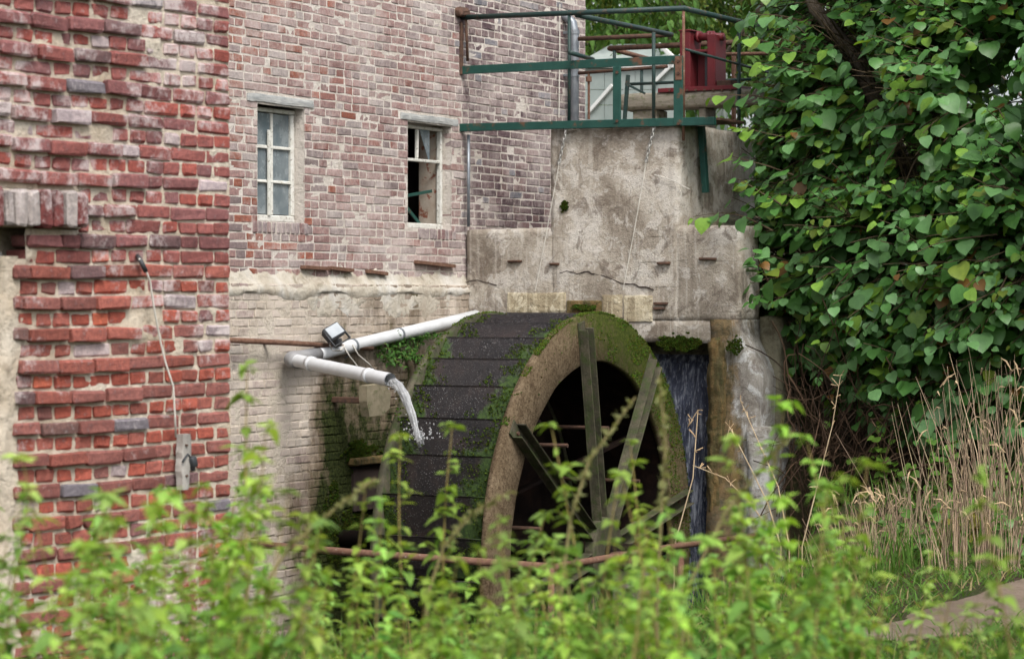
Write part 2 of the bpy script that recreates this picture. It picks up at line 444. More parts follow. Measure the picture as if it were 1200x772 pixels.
def mk_leaf(name, spec=0.35, rough=0.45, tf=0.35, boost=(1.5, 1.35, 0.7)):
    t = NT(name)
    c = t.tint()
    n = t.noise(30, 3, 0.6)
    c = t.mix(t.rng(n, 0.3, 0.7), c, t.mix(1.0, c, (0.75, 0.78, 0.8), 'MULTIPLY'))
    tr = t.mix(1.0, c, boost, 'MULTIPLY')
    M[name] = t.finish(c, rough, t.noise(90, 3, 0.6), 0.25, 0.004, spec=spec, transluc=tr, tfac=tf)
mk_leaf('leaf_lime', 0.45, 0.40, 0.32)
mk_leaf('leaf_weed', 0.25, 0.55, 0.4)
mk_leaf('leaf_tree', 0.2, 0.6, 0.4)
mk_leaf('grass_blade', 0.2, 0.6, 0.35)
mk_leaf('moss', 0.05, 0.95, 0.1)

def mk_wheel():
    # bucket plates: dark wet iron, sparkle of drops painted on as pale flecks; moss creeping in from both ends and from the foot
    t = NT('wet_iron')
    n1 = t.noise(4, 6, 0.65); n2 = t.noise(45, 6, 0.8); vr = t.vor(70)
    c = t.ramp(n1, [(0.32, (0.005, 0.005, 0.006)), (0.55, (0.012, 0.0095, 0.010)), (0.72, (0.030, 0.019, 0.016))])
    c = t.mix(t.rng(n2, 0.57, 0.66, 0, 0.8), c, (0.085, 0.068, 0.06))
    spk = t.math('MULTIPLY', t.rng(vr, 0.20, 0.12, 0, 0.8), t.rng(t.noise(3.2, 5, 0.7), 0.42, 0.62))
    c = t.mix(spk, c, (0.30, 0.30, 0.31))
    c = t.mix(t.rng(t.noise(6, 6, 0.7, t.scale(t.pos(), (4, 0.5, 0.5))), 0.54, 0.68, 0, 0.35), c, (0.035, 0.022, 0.017))
    o = t.opos(); s = t.xyz(o)
    rr = t.math('SQRT', t.math('ADD', t.math('MULTIPLY', s[1], s[1]), t.math('MULTIPLY', s[2], s[2])))
    fr_ = t.rng(rr, 1.892, 1.77, 0.0, 1.0)
    u = t.math('MINIMUM', t.math('MULTIPLY', s[0], -1.0), t.math('MULTIPLY', t.math('ADD', s[0], 0.98), 1.7))
    span = t.math('ADD', t.math('MULTIPLY', t.math('POWER', fr_, 1.4), 0.34), 0.10)
    wob = t.math('MULTIPLY', t.math('SUBTRACT', t.noise(5, 5, 0.65), 0.5), 0.75)
    mk = t.rng(t.math('ADD', t.math('SUBTRACT', span, u), wob), -0.02, 0.07)
    mc = t.mix(t.rng(n2, 0.38, 0.62), (0.008, 0.020, 0.005), (0.045, 0.085, 0.012))
    c = t.mix(mk, c, mc)
    h = t.math('ADD', t.math('MULTIPLY', n2, 0.8), t.math('MULTIPLY', t.rng(vr, 0.3, 0.05), 0.5))
    h = t.math('ADD', h, t.math('MULTIPLY', mk, 0.8))
    rg = t.math('ADD', t.rng(n1, 0.3, 0.7, 0.22, 0.42), t.math('MULTIPLY', mk, 0.5))
    M['wet_iron'] = t.finish(c, rg, h, 0.6, 0.010, spec=0.5)
    # shroud ring: sandy rust, greener where moss has settled on its upper side
    t = NT('shroud_rust')
    p = t.pos(); s = t.xyz(p)
    n1 = t.noise(6, 6, 0.7); n2 = t.noise(42, 7, 0.85); n4 = t.noise(22, 6, 0.7)
    c = t.ramp(n1, [(0.3, (0.105, 0.072, 0.042)), (0.5, (0.175, 0.128, 0.078)), (0.68, (0.24, 0.18, 0.115))])
    c = t.mix(t.rng(n2, 0.50, 0.60, 0, 0.9), c, (0.060, 0.036, 0.02))
    c = t.mix(t.rng(n2, 0.34, 0.45, 0.85, 0), c, (0.36, 0.285, 0.19))
    c = t.mix(t.rng(t.vor(55), 0.22, 0.1, 0, 0.8), c, (0.05, 0.032, 0.02))
    up = t.math('ADD', t.rng(s[2], 0.35, 1.5, -0.32, 0.30), t.rng(s[1], 16.3, 18.7, -0.36, 0.30))
    mk = t.math('ADD', up, t.math('ADD', t.math('MULTIPLY', n4, 0.7), t.math('MULTIPLY', n1, 0.5)))
    mc = t.mix(t.rng(n2, 0.35, 0.65), (0.020, 0.038, 0.006), (0.115, 0.135, 0.025))
    c = t.mix(t.rng(mk, 0.52, 0.78), c, mc)
    M['shroud'] = t.finish(c, 0.9, t.math('ADD', n2, n4), 1.0, 0.022, spec=0.15)
    # spokes and hub
    t = NT('mossy_iron')
    n1 = t.noise(7, 6, 0.7); n2 = t.noise(60, 6, 0.75)
    c = t.ramp(n1, [(0.3, (0.022, 0.022, 0.014)), (0.5, (0.06, 0.055, 0.035)), (0.7, (0.11, 0.095, 0.065))])
    c = t.mix(t.rng(t.noise(11, 5, 0.65), 0.48, 0.62, 0, 0.75), c, (0.04, 0.062, 0.014))
    c = t.mix(t.rng(n2, 0.58, 0.7, 0, 0.6), c, (0.17, 0.16, 0.13))
    M['mossy_iron'] = t.finish(c, 0.75, n2, 0.8, 0.01, spec=0.3)
    t = NT('dark_iron')  # near-black: the shade inside the wheel is put into the colour
    n1 = t.noise(5, 6, 0.7); n2 = t.noise(45, 6, 0.8)
    c = t.ramp(n1, [(0.3, (0.004, 0.003, 0.003)), (0.5, (0.010, 0.006, 0.005)), (0.7, (0.024, 0.013, 0.009))])
    c = t.mix(t.rng(n2, 0.6, 0.7, 0, 0.6), c, (0.05, 0.033, 0.025))
    M['dark_iron'] = t.finish(c, 0.8, n2, 0.6, 0.01, spec=0.12)
    # falling sheet and jet
    t = NT('falling_water')
    p = t.pos()
    st = t.noise(7, 6, 0.65, t.scale(p, (3.2, 3.2, 0.30)), 0.3); n2 = t.noise(22, 5, 0.7, t.scale(p, (2.6, 2.6, 0.45)))
    c = t.ramp(st, [(0.35, (0.018, 0.022, 0.040)), (0.52, (0.055, 0.066, 0.105)), (0.68, (0.34, 0.37, 0.43))])
    c = t.mix(t.rng(n2, 0.55, 0.68, 0, 0.6), c, (0.45, 0.48, 0.54))
    M['waterfall'] = t.finish(c, 0.16, t.math('ADD', st, n2), 0.9, 0.05, spec=0.6)
    t = NT('water_jet')
    n2 = t.noise(26, 4, 0.6)
    M['jet'] = t.finish((0.93, 0.95, 0.97), 0.08, n2, 0.5, 0.015, trans=0.72, ior=1.33, spec=0.6)
    t = NT('pond_water')
    n2 = t.noise(4, 5, 0.6)
    M['pond'] = t.finish((0.012, 0.014, 0.010), 0.08, n2, 0.15, 0.03, spec=0.5)
mk_wheel()

# ================================================================== the setting: ground, path, water
WX, CY = -11.3, 19.24                      # plane of the mill wall (x) and of the concrete front (y)
LX = WX + 0.05                             # the thicker lower part of the mill wall
def ground_z(x, y):
    bump = 0.10 * n3(x * 0.5, y * 0.5, 3.1) + 0.04 * n3(x * 1.7, y * 1.7, 9.2)
    z = 0.0
    pit = (1 - sstep(-8.35, -7.3, x)) * sstep(7.6, 8.9, y)
    bank = sstep(18.9, 23.0, y) * 2.5
    z = bank - 1.05 * sstep(-4.9, -7.4, x) * sstep(18.6, 16.6, y) * sstep(8.6, 10.5, y)
    if y < 19.5: z = z * (1 - pit) - 2.45 * pit
    elif x < -8.3: z = max(z, 1.95 * sstep(19.5, 20.0, y) - 2.45 * (1 - sstep(19.5, 20.0, y)))
    far = max(abs(x) / 60, abs(y) / 60)
    return z + bump * (1 if far < 1 else 0)
def lines(a, b, n, far):
    g = [a + (b - a) * i / n for i in range(n + 1)]
    lo, hi, s = a, b, 2.0
    while hi < far: lo -= s; hi += s; g = [lo] + g + [hi]; s *= 1.7
    return g
gx, gy = lines(-15, 4, 100, 900), lines(1, 33, 150, 900)
mb = MB()
vs = [V((x, y, ground_z(x, y))) for y in gy for x in gx]
W_ = len(gx)
fs = [(j * W_ + i, j * W_ + i + 1, (j + 1) * W_ + i + 1, (j + 1) * W_ + i) for j in range(len(gy) - 1) for i in range(W_ - 1)]
mb.add(vs, fs)
tag(mb.build('ground', M['soil'], smooth=True), 'earth bank and rough ground around the mill pit', 'ground', kind='structure')

# worn footpath crossing the bank
pc = [onz(1035, 760, 0), onz(1085, 742, 0), onz(1140, 724, 0), onz(1230, 694, 0), onz(1420, 640, 0)]
mb = MB(); rows = []
for i in range(len(pc) - 1):
    for k in range(12):
        p = pc[i].lerp(pc[i + 1], k / 12); rows.append(p)
for i, p in enumerate(rows):
    d = (rows[min(i + 1, len(rows) - 1)] - rows[max(i - 1, 0)]).normalized(); s_ = V((-d.y, d.x, 0))
    wd = (0.40 + 0.12 * n3(i * 0.3, 0, 0)) * sstep(-4, 10, i)
    for k in range(9):
        q = p + s_ * (wd * (k - 4) / 4 * (1 + 0.2 * n3(i * 0.5, k * 3.0, 1)))
        q.z = ground_z(q.x, q.y) + 0.012 - (0.03 if k in (0, 8) else 0)
        mb.v.append(q)
mb.f = [(i * 9 + k, i * 9 + k + 1, i * 9 + k + 10, i * 9 + k + 9) for i in range(len(rows) - 1) for k in range(8)]
mb.c = [(1, 1, 1)] * len(mb.f)
tag(mb.build('path', M['path'], smooth=True), 'bare brown footpath worn through the grass', 'path', kind='structure')
PATH = rows
def on_path(x, y): return any((x - p.x) ** 2 + (y - p.y) ** 2 < 0.36 ** 2 for p in PATH)

mb = MB()
nx, ny = 20, 60
mb.add([V((-11.2 + 3.9 * i / nx, 9.0 + 10.2 * j / ny, -2.05)) for j in range(ny + 1) for i in range(nx + 1)],
       [(j * (nx + 1) + i, j * (nx + 1) + i + 1, (j + 1) * (nx + 1) + i + 1, (j + 1) * (nx + 1) + i) for j in range(ny) for i in range(nx)])
tag(mb.build('water', M['pond']), 'dark tailwater lying in the wheel pit', 'water', kind='structure')

# ================================================================== bricks
CH, SL = 0.07, 0.243                       # height of a course, length of a stretcher with its joint
def cut(iv, holes):
    out = [iv]
    for a, b in holes:
        nx_ = []
        for p, q in out:
            if b <= p or a >= q: nx_.append((p, q)); continue
            if a > p: nx_.append((p, a))
            if b < q: nx_.append((b, q))
        out = nx_
    return out
def lay(y0, y1, k0, k1, zbase, holes, rng, wave, mixed=0.15, joint=0.010):
    """courses of stretchers and headers between y0 and y1; holes are (y0, y1, z0, z1)"""
    res = []
    for k in range(k0, k1):
        zc = zbase + (k + 0.5) * CH
        hh = [(a, b) for (a, b, c, d) in holes if c < zc < d]
        y = y1 + rng.uniform(-0.02, 0) - (SL / 4 if (k // 2) % 2 and k % 2 == 0 else 0) - (SL / 4 if k % 2 else 0)
        first = True
        yy = y1
        while yy > y0:
            head = (k % 2 == 1) != (rng.random() < mixed)
            L = SL / 2 if head else SL
            L *= rng.uniform(0.95, 1.05)
            if first and k % 4 == 2: L = SL * 0.75
            if first and k % 4 == 3: L = SL * 0.5
            first = False
            for p, q in cut((yy - L, yy), hh):
                if q - p > 0.045:
                    jj = joint * rng.uniform(0.7, 1.4)
                    c = (p + q) / 2
                    res.append(dict(y=c, z=zc + wave(c, zc), L=q - p - jj, H=CH - joint * rng.uniform(0.75, 1.3), k=k, head=L < SL * 0.7))
            yy -= L
    return res

def emit(bricks, wall, toworld, xoff, depth, colour, mat, rng, bev, jit, limit=300, slope=0.0):
    """the bricks that show largest become objects of their own, the rest one mesh"""
    for b in bricks:
        p = toworld @ V((0.0, b['y'], b['z']))
        px, py, d = proj(p)
        seen = 0 < px < 1200 and -6 < py < 772
        b['score'] = (b['L'] * b['H'] / d ** 2 if seen else 0) * b.get('vis', 1)
    order = sorted(range(len(bricks)), key=lambda i: -bricks[i]['score'])
    single = {i for i in order[:limit] if bricks[i]['score'] > 0}
    pool = {}
    mb = MB()
    for i, b in enumerate(bricks):
        x = xoff(b); c = colour(b)
        tw = Matrix.Rotation(rng.uniform(-0.02, 0.02) + slope, 4, 'X') @ Matrix.Rotation(rng.uniform(-0.025, 0.025), 4, 'Z')
        if i in single:
            key = (round(b['L'] / 0.012), round(b['H'] / 0.004), rng.randrange(4))
            if key not in pool:
                m_ = MB(); vs_, fs_ = cham(V((depth / 2, b['L'] / 2, b['H'] / 2)), bev, jit, rng); m_.add(vs_, fs_)
                pool[key] = m_.mesh('brick', False); pool[key].materials.append(mat)
            o = bpy.data.objects.new('brick', pool[key])
            o.color = (*c, 1)
            col.objects.link(o); o.parent = wall
            o.matrix_local = Matrix.Translation((x - depth / 2, b['y'], b['z'])) @ tw
        else:
            vs_, fs_ = cham(V((depth / 2, b['L'] / 2, b['H'] / 2)), bev, jit, rng)
            T = Matrix.Translation((x - depth / 2, b['y'], b['z'])) @ tw
            mb.add([T @ v for v in vs_], fs_, c)
    o = mb.build('brickwork', mat, wall, False, inv=False, kind='stuff')
    return o

def sheet(name, ys, zs, xf, holes, mat, parent, inv, back=None):
    """an uneven upright sheet of mortar with openings left out, closed behind by a thickness"""
    hb = [h[0] for h in holes] + [h[1] for h in holes]; hz = [h[2] for h in holes] + [h[3] for h in holes]
    ys = sorted(set([round(y, 4) for y in ys + hb])); zs = sorted(set([round(z, 4) for z in zs + hz]))
    n = len(ys); m_ = MB()
    m_.v = [V((xf(y, z), y, z)) for z in zs for y in ys]
    for j in range(len(zs) - 1):
        for i in range(n - 1):
            yc, zc = (ys[i] + ys[i + 1]) / 2, (zs[j] + zs[j + 1]) / 2
            if any(a < yc < b and c < zc < d for a, b, c, d in holes): continue
            m_.f.append((j * n + i, j * n + i + 1, (j + 1) * n + i + 1, (j + 1) * n + i))
    m_.c = [(1, 1, 1)] * len(m_.f)
    return m_.build(name, mat, parent, True, inv)
def fr(a, b, s): n = max(1, int((b - a) / s)); return [a + (b - a) * i / n for i in range(n + 1)]

# ------------------------------------------------------------------ near outbuilding
CH, SL = 0.0625, 0.212                     # its bricks are a little smaller
NA = onx(271, 352, -6.25)
ROT = rad(-5)
nb = thing('brick_outbuilding', 'red brick outbuilding corner with ragged eroded courses and cream mortar', 'building', (NA.x, NA.y, 0), ROT)
NMAT = Matrix.Translation((NA.x, NA.y, 0)) @ Matrix.Rotation(ROT, 4, 'Z')
NINV = NMAT.inverted()
NN = V((math.cos(ROT), math.sin(ROT), 0))
def nl(px, py, off=0.0):
    r = ray(px, py); p0 = V((NA.x, NA.y, 0)) + NN * off
    return NINV @ (CAM + r * ((p0 - CAM).dot(NN) / r.dot(NN)))
zb = nl(126, 75).z - 40 * CH               # an even course starts here
rng = random.Random(11)
jamb = nl(13, 350).y
archT, archB = nl(45, 222).z, nl(45, 268).z
archR = nl(93, 245).y
doorT = nl(8, 300).z
nholes = [(-6, jamb, -1, doorT), (-6, archR, archB, archT), (-6, nl(30, 285).y, doorT - 0.01, archB)]
def nwave(y, z): return 0.012 * math.sin(y * 3.1 + z * 0.7) * sstep(0.3, 1.2, -y) + 0.010 * n3(y * 1.3, z * 2.0, 4)
nbr = lay(-4.6, 0.0, -2, 74, zb, nholes, rng, nwave, 0.10, 0.012)
miss = []
for b in nbr:
    b['gone'] = n3(b['y'] * 2.3, b['z'] * 3.1, 7.7) > 0.40 and b['y'] < -0.45 and b['k'] % 2 == 1 and rng.random() < 0.4
    p = NMAT @ V((0, b['y'], b['z'])); py = proj(p)[1]
    b['vis'] = 1.0 if py < 585 else 0.2
nbr = [b for b in nbr if not b['gone']]
def nx_off(b):
    o = 0.006 * n3(b['y'] * 4, b['z'] * 5, 2) + rng.uniform(-0.004, 0.004)
    rag = sstep(0.42, 0.75, -b['y'] + 0.08 * n3(0, b['z'] * 3, 5))
    proud = 0.022 if b['k'] % 2 == 0 else -0.004
    low = 1 - 0.5 * sstep(1.2, 0.4, b['z'])
    return o + rag * proud * low
def ncol(b):
    r = rng.random()
    if b['k'] % 2 == 0:
        c = (0.19, 0.082, 0.078) if r < 0.5 else (0.235, 0.085, 0.074) if r < 0.82 else (0.15, 0.09, 0.088) if r < 0.93 else (0.15, 0.135, 0.145) if r < 0.96 else (0.34, 0.28, 0.28)
    else:
        c = (0.275, 0.080, 0.063) if r < 0.36 else (0.235, 0.085, 0.074) if r < 0.78 else (0.34, 0.10, 0.068) if r < 0.80 else (0.18, 0.085, 0.082) if r < 0.94 else (0.38, 0.31, 0.30)
    if b['z'] < 1.75 and r < 0.9: c = (c[0] * 1.12, c[1] * 1.05, c[2] * 0.92)
    g = rng.uniform(1.05, 1.65)
    return tuple(min(0.6, v * g) for v in c)
def nmort(y, z):
    a = -0.007 + 0.009 * n3(y * 6, z * 6, 1) + 0.007 * n3(y * 19, z * 19, 2)
    patch = sstep(0.18, 0.42, n3(y * 2.3, z * 3.1, 7.7)) * (1 if y < -0.45 else 0)
    return a - 0.004 + 0.014 * patch * (0.6 + 0.6 * n3(y * 11, z * 14, 3))
nwall = sheet('wall', fr(-4.6, 0.0, 0.018), fr(zb - 0.14, zb + 74 * CH, 0.018), nmort, nholes, M['mortar_cream'], nb, False)
for e in ((-0.003,),):
    m_ = MB(); m_.box((-0.5, -4.6, zb - 0.14), (-0.16, -0.02, zb + 74 * CH)); m_.box((-3.4, -0.5, zb - 0.14), (-0.5, -0.02, zb + 74 * CH))
    m_.build('wall_core', M['mortar_cream'], nb, inv=False)
emit(nbr, nwall, NMAT, nx_off, 0.11, ncol, M['brick_red'], rng, 0.005, 0.0035)
# flat arch of bricks set on edge
yy = archR - 0.02
zc = (archT + archB) / 2
arch_pool = []
for i in range(22):
    wd_ = rng.uniform(0.055, 0.072)
    m_ = MB(); vs_, fs_ = cham(V((0.06, wd_ / 2 - 0.005, (archT - archB) / 2 - rng.uniform(0.0, 0.012))), 0.008, 0.004, rng); m_.add(vs_, fs_)
    o = m_.build('brick', M['brick_red'], nwall, False, inv=False)
    o.location = (-0.025 + rng.uniform(0.035, 0.05), yy - wd_ / 2, zc); o.rotation_euler = (rng.uniform(-0.04, 0.04), 0, 0)
    o.color = (*((0.20, 0.065, 0.06) if rng.random() < 0.6 else (0.42, 0.37, 0.34)), 1)
    yy -= wd_
m_ = MB(); m_.box((-0.1, -4.6, archB + 0.004), (0.012, archR, archT - 0.004), bev=0.004); m_.build('arch_mortar', M['mortar_cream'], nb, inv=False)
# rendered jamb and loose plaster beside the opening
zj0, zj1 = zb - 0.1, doorT
m_ = MB()
js, jz = fr(jamb - 0.09, jamb + 0.035, 0.01), fr(zj0, zj1, 0.02)
m_.v = [V((0.004 + 0.010 * n3(y * 9, z * 7, 4) + 0.008 * n3(y * 31, z * 27, 4) - 0.10 * sstep(jamb - 0.03, jamb - 0.09, y), y + 0.030 * n3(y, z * 6, 8) + 0.015 * n3(y, z * 21, 8), z)) for z in jz for y in js]
n_ = len(js); m_.f = [(j * n_ + i, j * n_ + i + 1, (j + 1) * n_ + i + 1, (j + 1) * n_ + i) for j in range(len(jz) - 1) for i in range(n_ - 1)]; m_.c = [(1, 1, 1)] * len(m_.f)
m_.build('jamb_render', M['mortar_cream'], nb, True, inv=False)
def patch(name, y0, y1, z0, z1, th, seed, mat, parent, xb=0.0, inv=False, rr=0.015):
    """a thick irregular skin of old plaster stuck on the wall"""
    m2 = MB(); a, b = fr(y0, y1, rr), fr(z0, z1, rr); n2_ = len(a); keep = {}
    yc, zc_ = (y0 + y1) / 2, (z0 + z1) / 2
    def hh(y, z):
        e = ((y - yc) / (y1 - y0) * 2) ** 2 + ((z - zc_) / (z1 - z0) * 2) ** 2
        return th * (1 - 1.3 * e + 1.3 * n3(y * 7 + seed, z * 7, seed) + 0.7 * n3(y * 19 + seed, z * 19, seed)) * 2.2
    for j, z in enumerate(b):
        for i, y in enumerate(a):
            h = hh(y, z); m2.v.append(V((xb + min(th, max(-0.03, h)) + 0.004 * n3(y * 30, z * 30, seed), y, z)))
    m2.f = [(j * n2_ + i, j * n2_ + i + 1, (j + 1) * n2_ + i + 1, (j + 1) * n2_ + i) for j in range(len(b) - 1) for i in range(n2_ - 1)]
    m2.c = [(1, 1, 1)] * len(m2.f)
    return m2.build(name, mat, parent, True, inv)
for (x0, y0_, x1, y1_, sd_) in ():
    a, b = nl(x0, y0_), nl(x1, y1_)
    patch('mortar_patch', a.y, b.y, a.z, b.z, 0.006, sd_, M['mortar_cream'], nb)
# wooden door post in the opening
a, b = nl(6, 300, -0.06), nl(2, 700, -0.06)
m_ = MB(); m_.box((-0.16, a.y - 0.075, -0.1), (-0.07, a.y, doorT + 0.02), jit=0.002, bev=0.008); m_.build('door_post', M['grey_wood'], nb, inv=False)
m_ = MB()
for i in range(6): m_.box((-0.155, a.y - 0.08 - 0.19 * (i + 1), -0.1), (-0.12, a.y - 0.088 - 0.19 * i, doorT), bev=0.004)
m_.build('door_boards', M['grey_wood'], nb, inv=False)

# wooden batten with a cable end, and a loose cable on the near wall
bt = thing('wooden_batten', 'short split grey wooden batten fixed upright on the red brick wall', 'batten', NMAT @ nl(208, 572, 0.02), ROT)
a, b = nl(207, 573), nl(207, 508)
m_ = MB()
rows_ = 9
for j in range(rows_ + 1):
    t_ = j / rows_; z = a.z + (b.z - a.z) * t_; w_ = 0.030 * (0.75 + 0.4 * math.sin(t_ * 2.6) + 0.15 * n3(j * 0.9, 0, 0)); cx_ = a.y + 0.010 * n3(j * 0.5, 4, 0) + 0.012 * t_
    for (dx, dy) in ((0.0, -w_), (0.03, -w_ * 0.8), (0.034, 0.0), (0.03, w_ * 0.8), (0.0, w_)): m_.v.append(V((dx + 0.02, cx_ + dy, z)))
m_.f = [(j * 5 + i, j * 5 + i + 1, j * 5 + i + 6, j * 5 + i + 5) for j in range(rows_) for i in range(4)] + [(4, 3, 2, 1, 0), tuple(rows_ * 5 + i for i in range(5))]
m_.c = [(1, 1, 1)] * len(m_.f)
m_.v = [NMAT @ v for v in m_.v]; m_.build('board', M['grey_wood'], bt)
m_ = MB(); 
for zz in (0.25, 0.8):
    q = NMAT @ V((0.056, a.y, a.z + (b.z - a.z) * zz)); m_.tube([q - NN * 0.02, q + NN * 0.006], 0.005, 8)
m_.build('nail', M['dark_rust'], bt)
ck = thing('cable_socket', 'small black cable socket hanging beside the grey wooden batten', 'socket', NMAT @ nl(225, 548), ROT)
q = NMAT @ nl(225, 541, 0.05)
m_ = MB(); m_.box((-0.02, -0.017, -0.024), (0.02, 0.017, 0.024), M=Matrix.Translation(q) @ Matrix.Rotation(0.35, 4, 'X'), bev=0.006); m_.build('body', M['black_plastic'], ck, True)
m_ = MB(); m_.tube([q + V((0, -0.01, 0.015)), q + V((0, -0.03, 0.035)), NMAT @ nl(214, 541, 0.06)], 0.005, 8); m_.build('lead', M['black_plastic'], ck, True)
m_ = MB(); m_.tube([q + V((0, 0.004, -0.02)), q + V((0, 0.01, -0.036))], 0.010, 10); m_.build('plug', M['black_plastic'], ck, True)
cpts = [(163, 303), (170, 314), (176, 330), (179, 352), (183, 375), (188, 400), (194, 425), (203, 452), (205, 485), (206, 512)]
m_ = MB(); m_.tube([NMAT @ nl(x, y, 0.045 + 0.01 * math.sin(i)) for i, (x, y) in enumerate(cpts)], 0.0042, 6)
tag(m_.build('wall_cable', M['white_cable'], smooth=True), 'thin pale cable hanging down the red brick wall to the batten', 'cable')
m_ = MB(); m_.tube([NMAT @ nl(161, 300, 0.0), NMAT @ nl(165, 306, 0.05), NMAT @ nl(171, 318, 0.05)], 0.010, 8)
tag(m_.build('cable_sleeve', M['black_plastic'], smooth=True), 'black sleeve where the pale cable leaves the brick joint', 'cable sleeve')

# ------------------------------------------------------------------ mill building
CH, SL = 0.07, 0.243
WEND = onx(686, 60, WX).y
mill = thing('mill_building', 'weathered pink brick mill building with two small windows and limewashed base', 'building', (WX, 15.0, -2.45))
def wy(px): return onx(px, HZ, WX).y
def wz(px, py): return onx(px, py, WX).z
w1 = (wy(302), wy(357), wz(330, 260), wz(330, 125))
w2 = (wy(478), wy(529), wz(505, 268), wz(505, 146))
ledge = 1.72
l1 = (wy(289), wy(367), w1[3] + 0.012, w1[3] + 0.085)
l2 = (wy(469), wy(536), w2[3] + 0.012, w2[3] + 0.080)
s1 = (wy(296), wy(360), w1[2] - 0.10, w1[2]); s2 = (wy(490), wy(534), w2[2] - 0.10, w2[2])
rng = random.Random(5)
zb2 = ledge - 2 * CH
uh = [w1, w2, l1, l2, s1, s2]
def wwave(y, z): return 0.006 * n3(y * 0.8, z * 1.5, 1.2)
ub = lay(12.2, WEND, 1, 56, zb2, uh, rng, wwave, 0.22, 0.011)
lb = lay(12.2, CY + 0.1, -58, 2, zb2 + 0.02, [], rng, wwave, 0.22, 0.011)
def wmort(y, z): return WX - 0.0015 + 0.0025 * n3(y * 7, z * 7, 1) + 0.002 * n3(y * 23, z * 23, 5)
uwall = sheet('upper_wall', fr(12.2, WEND, 0.03), fr(ledge - 0.1, zb2 + 56 * CH, 0.03), wmort, [w1, w2], M['mortar_white'], mill, True)
rec = lambda y, z: sstep(0.15, 0.4, n3(y * 1.7, z * 1.9, 6.1))
def lmort(y, z): return LX - 0.0025 + 0.005 * n3(y * 7, z * 7, 1) + 0.003 * n3(y * 23, z * 23, 5) + 0.004 * rec(y, z)
lwall = sheet('lower_wall', fr(12.2, CY + 0.1, 0.03), fr(-2.5, ledge, 0.03), lmort, [], M['mortar_damp'], mill, True)
def ucol(b):
    r = rng.random(); px = proj(V((WX, b['y'], b['z'])))[0]
    if b['y'] > CY - 0.05:
        c = (0.185, 0.125, 0.125) if r < 0.55 else (0.14, 0.095, 0.10) if r < 0.8 else (0.24, 0.16, 0.15) if r < 0.95 else (0.22, 0.22, 0.24)
    else:
        red = 0.30 * sstep(420, 280, px)
        if r < red: c = (0.33, 0.125, 0.085)
        else:
            r = rng.random()
            c = (0.33, 0.205, 0.185) if r < 0.42 else (0.37, 0.255, 0.23) if r < 0.64 else (0.27, 0.21, 0.20) if r < 0.82 else (0.31, 0.155, 0.13) if r < 0.95 else (0.44, 0.38, 0.35)
    g = rng.uniform(0.85, 1.15)
    return tuple(v * g for v in c)
def lcol(b):
    r = rng.random(); px = proj(V((WX, b['y'], b['z'])))[0]
    c = (0.43, 0.36, 0.28) if r < 0.4 else (0.38, 0.33, 0.28) if r < 0.7 else (0.36, 0.29, 0.24) if r < 0.9 else (0.45, 0.41, 0.36)
    if px < 350 and rng.random() < 0.4: c = (0.36, 0.27, 0.25)
    g = rng.uniform(0.88, 1.12)
    return tuple(v * g for v in c)
I4 = Matrix.Identity(4)
W2 = Matrix.Translation((WX, 0, 0))
emit(ub, uwall, W2, lambda b: WX + 0.002 + 0.004 * n3(b['y'] * 5, b['z'] * 5, 3) + rng.uniform(-0.002, 0.003), 0.15, ucol, M['brick_pale'], rng, 0.0035, 0.0022, 300)
emit(lb, lwall, W2, lambda b: LX + 0.002 + 0.005 * n3(b['y'] * 5, b['z'] * 5, 3) + rng.uniform(-0.002, 0.003), 0.07, lcol, M['brick_limed'], rng, 0.0035, 0.0030, 150)
# sills of bricks on edge under both windows
for (a, b, c, d) in (s1, s2):
    y = a
    while y < b - 0.03:
        m_ = MB(); vs_, fs_ = cham(V((0.07, 0.027, (d - c) / 2 - 0.004)), 0.006, 0.003, rng); m_.add(vs_, fs_)
        o = m_.build('brick', M['brick_pale'], uwall, False, inv=False); o.location = (WX - 0.065 + rng.uniform(0, 0.006), y + 0.032, (c + d) / 2)
        o.color = (*((0.33, 0.27, 0.26) if rng.random() < 0.7 else (0.27, 0.17, 0.16)), 1)
        y += 0.066
# thickness of the wall at the openings, rooms behind
m_ = MB()
m_.box((WX - 0.5, WEND - 0.25, -2.5), (WX - 0.02, WEND - 0.012, zb2 + 56 * CH), bev=0.01)
m_.build('wall_end', M['brick_pale'], mill).color = (0.17, 0.085, 0.075, 1)
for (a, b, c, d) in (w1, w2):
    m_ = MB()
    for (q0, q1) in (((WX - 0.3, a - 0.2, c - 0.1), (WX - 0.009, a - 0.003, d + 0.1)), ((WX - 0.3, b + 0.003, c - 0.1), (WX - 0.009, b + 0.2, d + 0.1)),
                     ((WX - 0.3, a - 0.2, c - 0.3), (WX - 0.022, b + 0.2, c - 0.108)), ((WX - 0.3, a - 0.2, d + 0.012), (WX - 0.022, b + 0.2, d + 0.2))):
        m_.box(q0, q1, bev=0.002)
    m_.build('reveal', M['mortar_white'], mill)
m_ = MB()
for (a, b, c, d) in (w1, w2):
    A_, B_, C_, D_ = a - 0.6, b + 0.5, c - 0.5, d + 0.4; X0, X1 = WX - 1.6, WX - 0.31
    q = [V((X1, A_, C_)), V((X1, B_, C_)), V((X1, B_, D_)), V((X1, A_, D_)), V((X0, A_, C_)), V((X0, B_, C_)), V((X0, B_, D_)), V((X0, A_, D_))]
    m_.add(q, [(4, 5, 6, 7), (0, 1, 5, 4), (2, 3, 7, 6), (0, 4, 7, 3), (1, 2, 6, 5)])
m_.build('room', M['room_dark'], mill)
